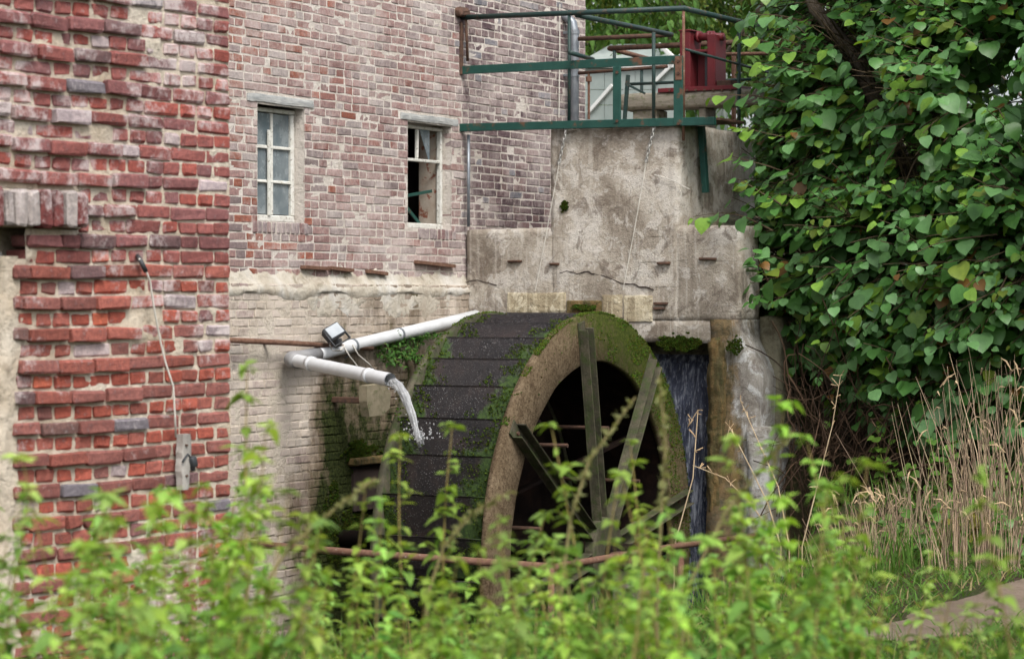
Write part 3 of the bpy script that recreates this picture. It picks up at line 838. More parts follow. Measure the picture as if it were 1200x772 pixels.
# the plastered inner splay seen through the broken window
m_ = MB(); m_.box((WX - 0.335, w2[1] - 0.02, w2[2] - 0.15), (WX - 0.145, w2[1] + 0.05, w2[3] + 0.1)); m_.build('inner_reveal', M['inner_plaster'], mill)
# lintels
for (a, b, c, d) in (l1, l2):
    rough_box('lintel', (WX - 0.2, a, c + 0.002), (WX + 0.014, b, d - 0.004), 0.022, 0.007, M['lintel_wood'], mill, sc_=5, bev=0.003, smooth=False)
# sloping plaster ledge where the wall thickens
m_ = MB(); ys_ = fr(12.2, CY + 0.05, 0.022); n_ = len(ys_)
prof = [(-0.02, 0.15), (-0.002, 0.12), (0.010, 0.09), (0.022, 0.06), (0.036, 0.035), (0.050, 0.012), (0.062, -0.008), (0.066, -0.03), (0.063, -0.05), (0.056, -0.07), (0.045, -0.09)]
for k, (dx, dz) in enumerate(prof):
    for y in ys_:
        a_ = n3(y * 2.1, k * 0.15, 1); b_ = n3(y * 7.3, k * 0.5, 5); c_ = n3(y * 21, k * 0.9, 9); e_ = 1 if k in (0, 1, 9, 10) else 0.35
        m_.v.append(V((WX + dx + 0.006 * b_ + 0.006 * c_, y, ledge - 0.01 + dz + e_ * (0.05 * a_ + 0.03 * b_ + 0.012 * c_))))
m_.f = [(k * n_ + i, (k + 1) * n_ + i, (k + 1) * n_ + i + 1, k * n_ + i + 1) for k in range(len(prof) - 1) for i in range(n_ - 1)]; m_.c = [(1, 1, 1)] * len(m_.f)
m_.build('plaster_ledge', M['plaster'], mill, True)
for (x0, y0_, x1, y1_) in ((354, 313, 384, 315), (386, 314, 412, 317), (430, 318, 452, 321), (487, 307, 531, 312)):
    a, b = onx(x0, y0_, WX + 0.02), onx(x1, y1_, WX + 0.02)
    m_ = MB(); m_.bar(a, b, 0.03, 0.06, side=V((1, 0, 0.0))); m_.build('iron_strip', M['rust'], mill)
# scabs of old render on the lower wall
for (x0, y0_, x1, y1_, sd_) in ((360, 372, 430, 340, 3.9), (440, 375, 530, 335, 5.5)):
    a, b = onx(x0, y0_, LX), onx(x1, y1_, LX)
    patch('plaster_scab', a.y, b.y, a.z, b.z, 0.007, sd_, M['plaster'], mill, LX, True, 0.02)

def window(name_open, panes_x, panes_z, missing, xr, fw):
    """casement in an opening: frame, glazing bars, panes"""
    a, b, c, d = name_open
    wn_ = bpy.data.objects.new('window', None); link(wn_, mill, True); wn_.location = (xr, (a + b) / 2, c)
    wn_.empty_display_size = 0.1
    def add(m, name, mat): 
        o = m.build(name, mat); o.parent = wn_; o.matrix_parent_inverse = Matrix.Translation((-xr, -(a + b) / 2, -c)); return o
    m = MB(); t = fw
    m.box((xr - 0.03, a + 0.002, c + 0.002), (xr + 0.02, b - 0.002, c + t + 0.01), bev=0.005, jit=0.002)
    m.box((xr - 0.03, a + 0.002, d - t), (xr + 0.02, b - 0.002, d - 0.01), bev=0.005, jit=0.002)
    m.box((xr - 0.03, a + 0.002, c + t + 0.012), (xr + 0.018, a + t, d - t - 0.002), bev=0.005, jit=0.002)
    m.box((xr - 0.03, b - t, c + t + 0.012), (xr + 0.018, b - 0.002, d - t - 0.002), bev=0.005, jit=0.002)
    add(m, 'frame', M['chalk_paint'])
    for yv in panes_x[1:-1]:
        m = MB(); m.box((xr - 0.02, yv - 0.012, (panes_z[1] + 0.014) if missing else c + t + 0.012), (xr + 0.012, yv + 0.012, d - t - 0.003), bev=0.004, jit=0.0015); add(m, 'glazing_bar', M['chalk_paint'])
    for zv in panes_z[1:-1]:
        m = MB(); m.box((xr - 0.018, a + t + 0.002, zv - 0.013), (xr + 0.015, b - t - 0.002, zv + 0.013), bev=0.004, jit=0.0015); add(m, 'glazing_bar', M['chalk_paint'])
    for i in range(len(panes_x) - 1):
        for j in range(len(panes_z) - 1):
            if (i, j) in missing: continue
            m = MB(); m.box((xr - 0.012, panes_x[i] + 0.008, panes_z[j] + 0.008), (xr - 0.006, panes_x[i + 1] - 0.008, panes_z[j + 1] - 0.008), bev=0.001, M=Matrix.Translation((xr, 0, 0)) @ Matrix.Rotation(U(-0.012, 0.012), 4, 'Z') @ Matrix.Translation((-xr, 0, 0)) if False else None)
            add(m, 'pane', M['glass'])
    return wn_
x1_ = WX - 0.115
def wyr(px, x): return onx(px, HZ, x).y
f1 = 0.045
a, b, c, d = w1
win1 = window(w1, [a + f1, wyr(318, x1_), b - f1], [c + f1 + 0.01, onx(330, 214, x1_).z, onx(330, 174, x1_).z, d - f1], (), x1_, f1)
win1['label'] = 'white peeling casement with grey dusty panes'
m_ = MB(); p = onx(316, 200, x1_ + 0.03); m_.box((x1_ + 0.013, p.y - 0.016, c + 0.05), (x1_ + 0.034, p.y + 0.016, onx(316, 153, x1_).z), bev=0.004); o = m_.build('cover_strip', M['chalk_paint']); o.parent = win1; o.matrix_parent_inverse = Matrix.Translation((-x1_, -(a + b) / 2, -c))
x2_ = WX - 0.105; f2 = 0.04
a, b, c, d = w2
win2 = window(w2, [a + f2, wyr(489, x2_), b - f2], [c + f2 + 0.01, onx(500, 189, x2_).z, d - f2], ((0, 0), (1, 0), (0, 1), (1, 1)), x2_, f2)
win2['label'] = 'broken casement without glass, green bars inside'
m_ = MB()
m_.bar(onx(474, 230, x2_ - 0.05), onx(506, 224, x2_ - 0.05), 0.028, 0.012, side=V((1, 0, 0)))
m_.bar(onx(474, 240, x2_ - 0.03), onx(498, 270, x2_ - 0.03), 0.035, 0.012, side=V((1, 0, 0)))
o = m_.build('broken_bar', M['green_paint']); o.parent = win2; o.matrix_parent_inverse = Matrix.Translation((-x2_, -(a + b) / 2, -c))
# broken lower corner of the second frame: a shard of glass
m_ = MB(); a_ = [onx(503, 192, x2_), onx(503, 150, x2_), onx(491, 152, x2_)]; th = V((0.004, 0, 0))
m_.add([*a_, *[q + th for q in a_]], [(0, 1, 2), (5, 4, 3), (0, 3, 4, 1), (1, 4, 5, 2), (2, 5, 3, 0)]); o = m_.build('glass_shard', M['glass']); o.parent = win2; o.matrix_parent_inverse = Matrix.Translation((-x2_, -(a + b) / 2, -c))

# ================================================================== concrete headrace wall
def cx_(px): return ony(px, HZ, CY).x
def cz(px, py): return ony(px, py, CY).z
hw = thing('headrace_wall', 'stained grey concrete headrace wall with stepped pedestal above the water wheel', 'wall', (-9.6, CY, -2.4))
PL, PR, BR, BU = cx_(645), cx_(796), cx_(868), cx_(893)
zT, zM, zL = cz(720, 147), cz(700, 266), cz(850, 377)
SLx0, SLx1 = cx_(728), cx_(832)            # slot where the spare water falls
SLz = cz(800, 402)
PB = onx(886, 150, PR).y                   # far end of the pedestal
rough_box('pedestal', (PL, CY - 0.003, zL), (PR, PB, zT), 0.05, 0.008, M['concrete'], hw, sc_=2.2, bev=0.006)
rough_box('shoulder', (WX + 0.02, CY - 0.001, zL + 0.001), (PL + 0.06, CY + 0.42, zM), 0.05, 0.008, M['concrete'], hw, sc_=2.2, bev=0.008)
rough_box('shoulder', (PR - 0.06, CY - 0.0005, zL + 0.001), (BR, CY + 0.42, zM), 0.05, 0.008, M['concrete'], hw, sc_=2.2, bev=0.008)
rough_box('lower_wall', (WX + 0.02, CY + 0.006, -2.5), (SLx0, CY + 0.5, zL + 0.004), 0.06, 0.008, M['concrete'], hw, sc_=2.2)
rough_box('slot_lintel', (SLx0 - 0.01, CY - 0.0015, SLz), (BR + 0.001, CY + 0.44, zL + 0.006), 0.05, 0.008, M['concrete'], hw, sc_=2.2, bev=0.003)
# pale buttress right of the slot, its foot spreading
m_ = MB(); nz_, ny_ = 46, 12
z0_, z1_ = -2.5, zL + 0.02
def bprof(z): return 0.0
def bx(z): return BU - 0.20 * sstep(0.9, 1.45, z) + 0.05 * sstep(0.4, -0.6, z)
ring = [(0, 0), (0.25, 0), (0.5, 0), (0.75, 0), (1, 0), (1, 0.25), (1, 0.5), (1, 0.75), (1, 1), (0, 1)]
for j in range(nz_ + 1):
    z = z0_ + (z1_ - z0_) * j / nz_
    xa = SLx1 + 0.03 * n3(0, z * 2, 1); xb = bx(z)
    for (u, v_) in ring:
        p = V((xa + (xb - xa) * u, CY - 0.008 - 0.07 * sstep(0.8, -0.6, z) + 1.0 * v_, z))
        p += noise.noise_vector(p * 2.2) * (0.008 + 0.014 * sstep(1.3, 0.3, z)); m_.v.append(p)
k_ = len(ring)
m_.f = [(j * k_ + i, j * k_ + (i + 1) % k_, (j + 1) * k_ + (i + 1) % k_, (j + 1) * k_ + i) for j in range(nz_) for i in range(k_)] + [tuple(nz_ * k_ + i for i in range(k_))]
m_.c = [(1, 1, 1)] * len(m_.f)
m_.build('buttress', M['concrete_slimed'], hw, True)
rough_box('slot_edge', (SLx1 - 0.01, CY - 0.055, -2.5), (SLx1 + 0.15, CY + 0.40, SLz + 0.04), 0.03, 0.035, M['algae'], hw, sc_=4.2, bev=0.035)
rough_box('buttress_return', (BU - 0.16, CY + 0.30, -1.2), (BU + 0.05, CY + 1.25, cz(880, 378) + 0.05), 0.05, 0.025, M['concrete_damp'], hw, sc_=2.0)
rough_box('buttress_foot', (BU - 0.10, CY - 0.10, -1.4), (BU + 0.10, CY + 0.9, cz(900, 500)), 0.05, 0.03, M['concrete_pale'], hw, sc_=2.0)
rough_box('slot_back', (SLx0 - 0.02, CY + 0.445, -2.5), (SLx1 + 0.05, CY + 0.5, zL + 0.2), 0.08, 0.004, M['concrete_damp'], hw)
rough_box('retaining_wall', (PR - 0.02, CY + 0.46, 0.3), (PR + 0.14, PB + 0.4, zM + 0.1), 0.06, 0.012, M['concrete_damp'], hw)
# yellowed slabs of the trough lip
for (x0, y0_, x1, y1_, o_) in ((595, 343, 664, 366, 0.012), (706, 345, 731, 372, 0.014), (732, 346, 766, 377, 0.02)):
    a, b = cx_(x0), cx_(x1); za, zb_ = cz(x0, y1_), cz(x0, y0_)
    rough_box('lip_slab', (a, CY - o_, za), (b - 0.006, CY + 0.03, zb_), 0.022, 0.006, M['concrete_yellow'], hw, sc_=6, bev=0.003, smooth=False)
m_ = MB(); m_.box((cx_(664), CY - 0.012, cz(680, 372)), (cx_(706), CY + 0.01, cz(680, 352)), bev=0.01); m_.build('lip_gap', M['algae'], hw)
# rusty stubs of iron and small shelves in the concrete
for (x0, x1, y_) in ((596, 612, 306), (645, 656, 309), (771, 786, 308), (820, 840, 303), (767, 783, 355), (767, 780, 361)):
    m_ = MB(); m_.box((cx_(x0), CY - 0.03, cz(x0, y_ + 2)), (cx_(x1), CY + 0.03, cz(x0, y_ - 1)), bev=0.004, jit=0.002); m_.build('iron_stub', M['dark_rust'], hw)
rng0 = random.Random(2)
# cracks: a thin dark seam let into the face
for pts in ([(690, 318), (700, 322), (712, 325), (728, 332), (742, 333), (752, 336), (766, 338)], [(656, 320), (664, 317), (676, 320), (690, 318)], [(540, 330), (560, 328), (582, 334)]):
    m_ = MB()
    for i in range(len(pts) - 1):
        for s_ in range(3):
            t0, t1 = s_ / 3, (s_ + 1) / 3
            a = V((*pts[i], 0)).lerp(V((*pts[i + 1], 0)), t0); b = V((*pts[i], 0)).lerp(V((*pts[i + 1], 0)), t1)
            a.y += 3 * n3(a.x * 0.4, 0, 0); b.y += 3 * n3(b.x * 0.4, 0, 0)
            m_.tube([ony(a.x, a.y, CY - 0.004), ony(b.x, b.y, CY - 0.004)], rng0.uniform(0.003, 0.0065), 5)
    m_.build('crack', M['room_dark'], hw)
m_ = MB(); m_.box((-0.05, -0.02, -0.03), (0.05, 0.02, 0.03), M=Matrix.Translation(ony(712, 148, CY - 0.02)), bev=0.02); m_.build('lime_knob', M['plaster'], hw, True)

# falling water in the slot
m_ = MB(); nz_, nx_ = 40, 22
zt = cz(800, 416)
for j in range(nz_ + 1):
    t_ = j / nz_
    for i in range(nx_ + 1):
        x = SLx0 - 0.15 + (SLx1 + 0.02 - SLx0 + 0.15) * i / nx_
        z = zt - t_ * (zt + 2.1)
        y = CY + 0.30 - 0.30 * math.sqrt(t_) + 0.05 * n3(x * 6, z * 0.8, 2) + 0.02 * n3(x * 20, z * 2, 5)
        m_.v.append(V((x, y, z)))
m_.f = [(j * (nx_ + 1) + i, (j + 1) * (nx_ + 1) + i, (j + 1) * (nx_ + 1) + i + 1, j * (nx_ + 1) + i + 1) for j in range(nz_) for i in range(nx_)]; m_.c = [(1, 1, 1)] * len(m_.f)
tag(m_.build('waterfall', M['waterfall'], smooth=True), 'dark blue sheet of water falling in the slot behind the wheel', 'waterfall')

# ================================================================== water wheel
WR, WW, NB, BPH = 1.896, 0.98, 38, 0.69
WC = ond(700, 646, 19.4)
wheel = thing('waterwheel', 'mossy rusty iron overshot water wheel with dark wet buckets', 'water wheel', (WC.x, WC.y, WC.z))
def wp(x, r, th):   # th from the top, turning towards the camera side (-Y)
    return V((WC.x + x, WC.y - r * math.sin(th), WC.z + r * math.cos(th)))
def annulus(x0, x1, r0, r1, n=120, lip=0.0):
    m = MB()
    prof_ = [(x0, r0), (x0, r1), (x1 - 0.012, r1), (x1, r1 - 0.012), (x1, (r0 + r1) / 2), (x1, r0 + 0.012), (x1 - 0.012, r0)]
    k = len(prof_)
    for i in range(n):
        th = 2 * math.pi * i / n
        for (x, r) in prof_: m.v.append(wp(x + 0.006 * n3(th * 6, r * 8, x), r + 0.006 * n3(th * 9, r * 3, 2 + x), th))
    for i in range(n):
        i2 = (i + 1) % n
        for j in range(k):
            j2 = (j + 1) % k; m.f.append((i * k + j, i * k + j2, i2 * k + j2, i2 * k + j))
    m.c = [(1, 1, 1)] * len(m.f)
    return m
RI = 0.795 * WR
annulus(-0.055, 0.0, RI, WR).build('front_shroud', M['shroud'], wheel, True)
annulus(-WW, -WW + 0.055, RI, WR).build('rear_shroud', M['mossy_iron'], wheel, True)
# sole plate: the drum behind the buckets
m_ = MB(); n_ = 72
for i in range(n_):
    th = 2 * math.pi * i / n_
    for (x, r) in ((-WW + 0.06, RI + 0.03), (-0.06, RI + 0.03), (-0.06, RI + 0.01), (-WW + 0.06, RI + 0.01)): m_.v.append(wp(x, r, th))
m_.f = [(i * 4 + j, i * 4 + (j + 1) % 4, ((i + 1) % n_) * 4 + (j + 1) % 4, ((i + 1) % n_) * 4 + j) for i in range(n_) for j in range(4)]; m_.c = [(1, 1, 1)] * len(m_.f)
m_.build('sole_plate', M['dark_iron'], wheel)
m_ = MB(); m_.tube([(WC.x - WW + 0.012, WC.y, WC.z), (WC.x - WW + 0.03, WC.y, WC.z)], RI + 0.012, 72); m_.build('added_rear_disc', M['dark_iron'], wheel)  # disc added to close the back so the inside of the wheel reads dark
# buckets: lip at the rim, plate slanting inward below it
m_ = MB(); d0 = rad(360 / NB)
sec = [(WR - 0.004, 0.0), (WR - 0.016, 0.004), (WR - 0.125, d0 * 0.97), (WR - 0.25, d0 * 1.25), (WR - 0.258, d0 * 1.20), (WR - 0.138, d0 * 0.90), (WR - 0.024, -0.004)]
nseg = 8
for s_ in range(nseg + 1):
    x = -0.058 - (WW - 0.116) * s_ / nseg
    for (r, th) in sec: m_.v.append(V((x, -r * math.sin(th), r * math.cos(th))))
k_ = len(sec)
m_.f = [(s_ * k_ + j, s_ * k_ + (j + 1) % k_, (s_ + 1) * k_ + (j + 1) % k_, (s_ + 1) * k_ + j) for s_ in range(nseg) for j in range(k_)]
m_.c = [(1, 1, 1)] * len(m_.f)
bm_me = m_.mesh('bucket'); bm_me.materials.append(M['wet_iron'])
for i in range(NB):
    o = bpy.data.objects.new('bucket', bm_me); link(o, wheel, False)
    o.rotation_euler = (rad(360 / NB * (i + BPH)), 0, 0)
# spokes: steel channels lying on the shrouds
def spoke(x, th, out):
    m = MB(); M0 = Matrix.Translation((WC.x, WC.y, WC.z)) @ Matrix.Rotation(th, 4, 'X')
    w2_, t_, dp = 0.062, 0.012, 0.085 * out
    def b(lo, hi): m.box([min(p, q) for p, q in zip(lo, hi)], [max(p, q) for p, q in zip(lo, hi)], M=M0, bev=0.003, jit=0.001)
    b((x, -w2_, 0.16), (x + t_ * out, w2_, WR - 0.045))
    b((x + t_ * out, -w2_, 0.16), (x + dp, -w2_ + t_, WR - 0.10)); b((x + t_ * out, w2_ - t_, 0.16), (x + dp, w2_, WR - 0.10))
    return m.build('spoke', M['mossy_iron'], wheel)
TH0 = 10.0
for i in range(8):
    spoke(0.004, rad(TH0 + 45 * i), 1)
    spoke(-WW - 0.004, rad(TH0 + 45 * i), -1)
for i in range(8):
    for r in (WR - 0.14, WR - 0.28):
        m_ = MB(); a = wp(0.014, r, rad(TH0 + 45 * i)); m_.tube([a, a + V((0.02, 0, 0))], 0.016, 6); m_.build('bolt', M['dark_rust'], wheel)
for x0 in (-WW - 0.10, 0.01):
    m_ = MB(); m_.tube([(WC.x + x0, WC.y, WC.z), (WC.x + x0 + 0.01, WC.y, WC.z), (WC.x + x0 + 0.08, WC.y, WC.z), (WC.x + x0 + 0.09, WC.y, WC.z)], [0.26, 0.28, 0.28, 0.26], 28)
    m_.build('hub', M['mossy_iron'], wheel)
m_ = MB(); m_.tube([(WX + 0.05, WC.y, WC.z), (WC.x + 0.42, WC.y, WC.z)], 0.075, 20); m_.build('axle', M['dark_iron'], wheel, True)
# ties and cross bracing inside the wheel
for i in range(8):
    m_ = MB(); th = rad(TH0 + 45 * i + 20)
    m_.tube([wp(-0.02, 1.0, th), wp(-WW + 0.04, 1.0, th)], 0.016, 8); m_.build('tie_rod', M['dark_rust'], wheel)
for i in range(4):
    m_ = MB(); th = rad(TH0 + 90 * i + 30); m_.bar(wp(-0.10, 1.40, th), wp(-WW + 0.1, 0.45, th + 0.4), 0.10, 0.03); m_.build('brace', M['dark_iron'], wheel)
# moss cushions: tufts on the rim, and where plates meet the shrouds
rng = random.Random(3)
m_ = MB()
def tuft(p, n, h, c):
    x = n.orthogonal().normalized(); y = n.cross(x)
    a0 = rng.uniform(0, 6.28)
    w_ = h * rng.uniform(0.5, 0.9)
    tip = p + n * h + (x * rng.uniform(-1, 1) + y * rng.uniform(-1, 1)) * h * 0.6
    q = [p + (x * math.cos(a0 + k * 2.094) + y * math.sin(a0 + k * 2.094)) * w_ for k in range(3)]
    m_.add(q + [tip], [(0, 1, 3), (1, 2, 3), (2, 0, 3)], c)
def mcol():
    g = rng.uniform(0.45, 1.15); return (0.052 * g + rng.uniform(0, 0.02), 0.098 * g, 0.014 * g)
for i in range(9000):            # cushions on the bucket plates, thick beside the shrouds, thinner in the middle
    th = rng.uniform(-0.9, 1.95)
    e = rng.random()
    side_ = 1 if rng.random() < 0.62 else -1
    span = 0.16 + 0.26 * (((th / d0 - BPH) % 1.0) ** 1.3)
    u = rng.random() ** 1.2 * span * (1.25 if side_ > 0 else 0.75)
    frac = (th / d0 - BPH) % 1.0
    if n3(th * 9, u * 6, side_ * 3) < -0.15: continue
    if frac < 0.18 and u > 0.10: continue
    x = -0.058 - u if side_ > 0 else -WW + 0.058 + u
    r = WR - 0.014 - 0.110 * frac
    p = wp(x, r, th); n = V((0, -math.sin(th), math.cos(th)))
    tuft(p, n, rng.uniform(0.006, 0.014), mcol())
for i in range(900):             # along the foot of each plate
    k = rng.randrange(-4, 12); th = d0 * (k + BPH + rng.uniform(0.72, 0.97)); x = rng.uniform(-WW + 0.06, -0.06)
    if n3(x * 5, th * 4, 8) < 0.0: continue
    tuft(wp(x, WR - 0.118, th), V((0, -math.sin(th), math.cos(th))), rng.uniform(0.006, 0.012), mcol())
for i in range(5000):            # front ring: upper and far side
    th = rng.triangular(-2.0, 1.1, -0.5); r = rng.uniform(RI + 0.01, WR - 0.005)
    lim = 0.75 - 0.85 * sstep(-0.7, 0.25, th)
    if rng.random() > lim + 0.15 or n3(th * 5, r * 6, 3) < -0.2 + 0.35 * sstep(-0.5, 0.4, th): continue
    tuft(wp(0.002, r, th), V((1, 0, 0)), rng.uniform(0.006, 0.013), tuple(c * rng.uniform(0.8, 1.7) for c in mcol()))
for i in range(4500):            # the rim itself
    th = rng.uniform(-1.7, 1.3); fx = rng.random()
    x = rng.uniform(-0.06, 0.004) if fx < 0.75 else rng.uniform(-WW, -WW + 0.06)
    if n3(th * 7, 1, fx > 0.75) < -0.25 + 0.5 * sstep(0.3, 1.2, th): continue
    tuft(wp(x, WR - 0.003, th), V((0, -math.sin(th), math.cos(th))), rng.uniform(0.006, 0.016), tuple(c * rng.uniform(0.9, 1.6) for c in mcol()))
m_.build('moss', M['moss'], wheel, kind='stuff')
wheel.rotation_euler = (0, 0, rad(2.3))
# bearing block in front, half hidden by the weeds
bb = thing('bearing_post', 'stout weathered timber post carrying the front end of the wheel axle', 'post', (WC.x + 0.33, WC.y, -2.4))
m_ = MB(); m_.box((WC.x + 0.2, WC.y - 0.15, -2.5), (WC.x + 0.46, WC.y + 0.15, WC.z - 0.10), bev=0.015, jit=0.004); m_.build('post', M['mossy_wood'], bb)
m_ = MB(); m_.box((WC.x + 0.19, WC.y - 0.2, WC.z - 0.098), (WC.x + 0.40, WC.y + 0.2, WC.z + 0.02), bev=0.02); m_.build('bearing', M['dark_rust'], bb)

# moss on the concrete round the slot and under the wheel on the mill wall
def mossy(name, label, pts, dens, hmax, colr=1.0):
    global m_
    m_ = MB()
    for (p0_, du, dv, n, cnt) in pts:
        for i in range(cnt):
            a, b = rng.random(), rng.random()
            e_ = (2 * a - 1) ** 2 + (2 * b - 1) ** 2
            if 0.75 * n3(a * 4 + p0_.x, b * 4, p0_.z) + 0.4 * n3(a * 13, b * 13, p0_.z) + 0.35 - 0.75 * e_ < dens: continue
            tuft(p0_ + du * a + dv * b, n, rng.uniform(0.01, hmax), tuple(c * colr * rng.uniform(0.7, 1.3) for c in mcol()))
    return tag(m_.build(name, M['moss']), label, 'moss', kind='stuff')
a = ony(768, 396, CY - 0.02)
nY, nX, nZ = V((0, -1, 0)), V((1, 0, 0)), V((0, 0, 1))
mossy('moss', 'green moss fringe above the falling water and on the buttress', [
    (ony(766, 412, CY - 0.02), V((0.46, 0, 0)), V((0, 0, 0.17)), nY, 2600), (ony(850, 416, CY - 0.06), V((0.18, 0, 0)), V((0, 0, 0.17)), nY, 500),
    (ony(655, 249, CY - 0.01), V((0.10, 0, 0)), V((0, 0, 0.13)), nY, 420), (ony(664, 364, CY - 0.06), V((0.32, 0, 0)), V((0, 0.06, 0.06)), nY, 900)], -0.1, 0.018, 0.8)
mossy('moss', 'dark green moss on the damp limewashed wall beside the wheel', [
    (onx(396, 560, LX + 0.01), V((0, 0.75, 0)), V((0, 0, 0.32)), nX, 6000), (onx(370, 690, LX + 0.01), V((0, 0.9, 0)), V((0, 0, 0.9)), nX, 6000)], 0.0, 0.014, 0.6)

# ================================================================== waste pipe, jet, flood lamp, rusty pipes
pp = thing('waste_pipe', 'pale grey plastic waste pipe bent back over the wheel', 'pipe', onx(345, 430, LX))
E = onx(340, 421, LX + 0.13)
P1 = onx(392, 410, LX + 0.075); P2 = onx(525, 378, LX + 0.075)
Jx = -9.76
pend = onx(457, 445, Jx)
m_ = MB(); m_.tube([onx(372, 415, LX + 0.085), P1, P2, P2 + (P2 - P1) * 0.5], 0.054, 18); m_.build('pipe', M['pvc'], pp, True)
m_ = MB(); dv = (pend - E).normalized()
m_.tube([E + dv * 0.03, E + (pend - E) * 0.5, pend], 0.052, 18, caps=False); m_.tube([pend, E + (pend - E) * 0.5, E + dv * 0.03], 0.046, 18, caps=False); m_.build('spout', M['pvc'], pp, True)
m_ = MB(); b0 = onx(372, 415, LX + 0.085)
m_.tube([b0, b0.lerp(E, 0.55), b0.lerp(E, 0.9), E + V((0.03, -0.015, 0)), E + dv * 0.06, E + dv * 0.12], [0.058, 0.058, 0.064, 0.068, 0.062, 0.060], 18); m_.build('elbow', M['pvc_elbow'], pp, True)
for t_ in (0.22, 0.80):
    q = E.lerp(pend, t_)
    m_ = MB(); m_.tube([q - dv * 0.025, q + dv * 0.025], 0.058, 18); m_.build('collar', M['pvc'], pp, True)
for t_ in (0.15, 0.55):
    q = P1.lerp(P2, t_); u = (P2 - P1).normalized()
    m_ = MB(); m_.tube([q - u * 0.012, q + u * 0.012], 0.060, 16); m_.bar(q + V((0, 0, -0.05)), q + V((-0.08, 0, -0.11)), 0.03, 0.006); m_.build('bracket', M['zinc'], pp)
# jet of water from the spout
m_ = MB()
for k in range(7):
    ph = rng.uniform(0, 6.28); rr = 0.026 if k else 0.0
    pts = []
    for j in range(15):
        t_ = j / 14
        p = pend + dv * 0.0 + V((0.30 * t_ + 0.01, -0.05 * t_, -0.42 * t_ * t_ - 0.04 * t_ - 0.015))
        tw_ = ph + t_ * 2.2; ro = rr * (0.55 + 0.5 * t_)
        pts.append(p + V((0.02 * math.sin(tw_), math.cos(tw_) * ro, math.sin(tw_) * ro * 0.7)))
    m_.tube(pts, [0.019 - 0.011 * (j / 14) + 0.004 * math.sin(j * 1.7 + k) for j in range(15)], 8)
for k in range(90):
    q = pend + V((0.31 + rng.gauss(0, 0.07), -0.06 + rng.gauss(0, 0.05), -0.44 + abs(rng.gauss(0, 0.05)))); h_ = rng.uniform(0.002, 0.005); m_.box(q - V((h_, h_, h_)), q + V((h_, h_, h_ * 2)))
for k in range(60):
    t_ = rng.random(); p = pend + V((0.30 * t_ + U(-0.05, 0.05), -0.05 * t_ + U(-0.05, 0.05), -0.42 * t_ * t_ - 0.04 * t_ + U(-0.05, 0.04)))
    m_.box(p - V((1, 1, 1)) * 0.004, p + V((1, 1, 1)) * 0.004)
tag(m_.build('water_jet', M['jet'], smooth=True), 'clear jet of water pouring from the plastic pipe onto the buckets', 'water jet')
# stone plate leaning under the spout
st = [(430, 452), (452, 449), (458, 462), (457, 478), (449, 486), (433, 488), (430, 470)]
sx = LX + 0.42
m_ = MB(); f_ = [onx(x, y, sx + 0.02) for x, y in st]; g_ = [p + V((-0.09, 0.02, 0)) for p in f_]; n_ = len(st)
m_.add(f_ + g_, [tuple(range(n_)), tuple(range(2 * n_ - 1, n_ - 1, -1))] + [(i, i + n_, (i + 1) % n_ + n_, (i + 1) % n_) for i in range(n_)])
so = thing('stone_bracket', 'mossy yellow stone slab hung on the wall under the spout', 'stone slab', onx(445, 488, LX))
m_.build('slab', M['stone'], so)
m_ = MB(); m_.box((LX - 0.02, onx(440, 470, sx).y - 0.02, onx(440, 470, sx).z - 0.02), (sx - 0.04, onx(440, 470, sx).y + 0.03, onx(440, 470, sx).z + 0.03), bev=0.006); m_.build('support', M['dark_rust'], so)
# dark culvert mouth low in the mill wall
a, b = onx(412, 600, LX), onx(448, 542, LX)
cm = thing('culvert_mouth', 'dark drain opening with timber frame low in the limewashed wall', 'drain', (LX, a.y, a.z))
m_ = MB(); m_.box((LX - 0.03, a.y, a.z), (LX + 0.035, b.y, b.z), bev=0.01); m_.build('opening', M['room_dark'], cm)  # solid near-black block; the shade of the hole is its colour
m_ = MB(); m_.box((LX - 0.03, a.y - 0.06, b.z + 0.002), (LX + 0.09, b.y + 0.1, b.z + 0.07), bev=0.012, jit=0.004); m_.build('lintel', M['algae'], cm)
m_ = MB(); m_.box((LX - 0.03, b.y + 0.002, a.z - 0.1), (LX + 0.08, b.y + 0.07, b.z), bev=0.012, jit=0.004); m_.build('jamb', M['mossy_wood'], cm)

rp = thing('rusty_pipe', 'thin rusty pipe carrying the flood lamp along the limewashed wall', 'pipe', onx(350, 404, LX))
a, b = onx(215, 396, LX + 0.10), onx(436, 408, LX + 0.10)
m_ = MB(); m_.tube([a, a.lerp(b, 0.5) + V((0, 0, 0.006)), b], 0.022, 12); m_.build('tube', M['rust'], rp, True)
for t_ in (0.45, 0.9):
    q = a.lerp(b, t_); m_ = MB(); m_.box((LX - 0.02, q.y - 0.015, q.z - 0.012), (LX + 0.08, q.y + 0.015, q.z + 0.012), bev=0.003); m_.build('wall_hook', M['dark_rust'], rp)
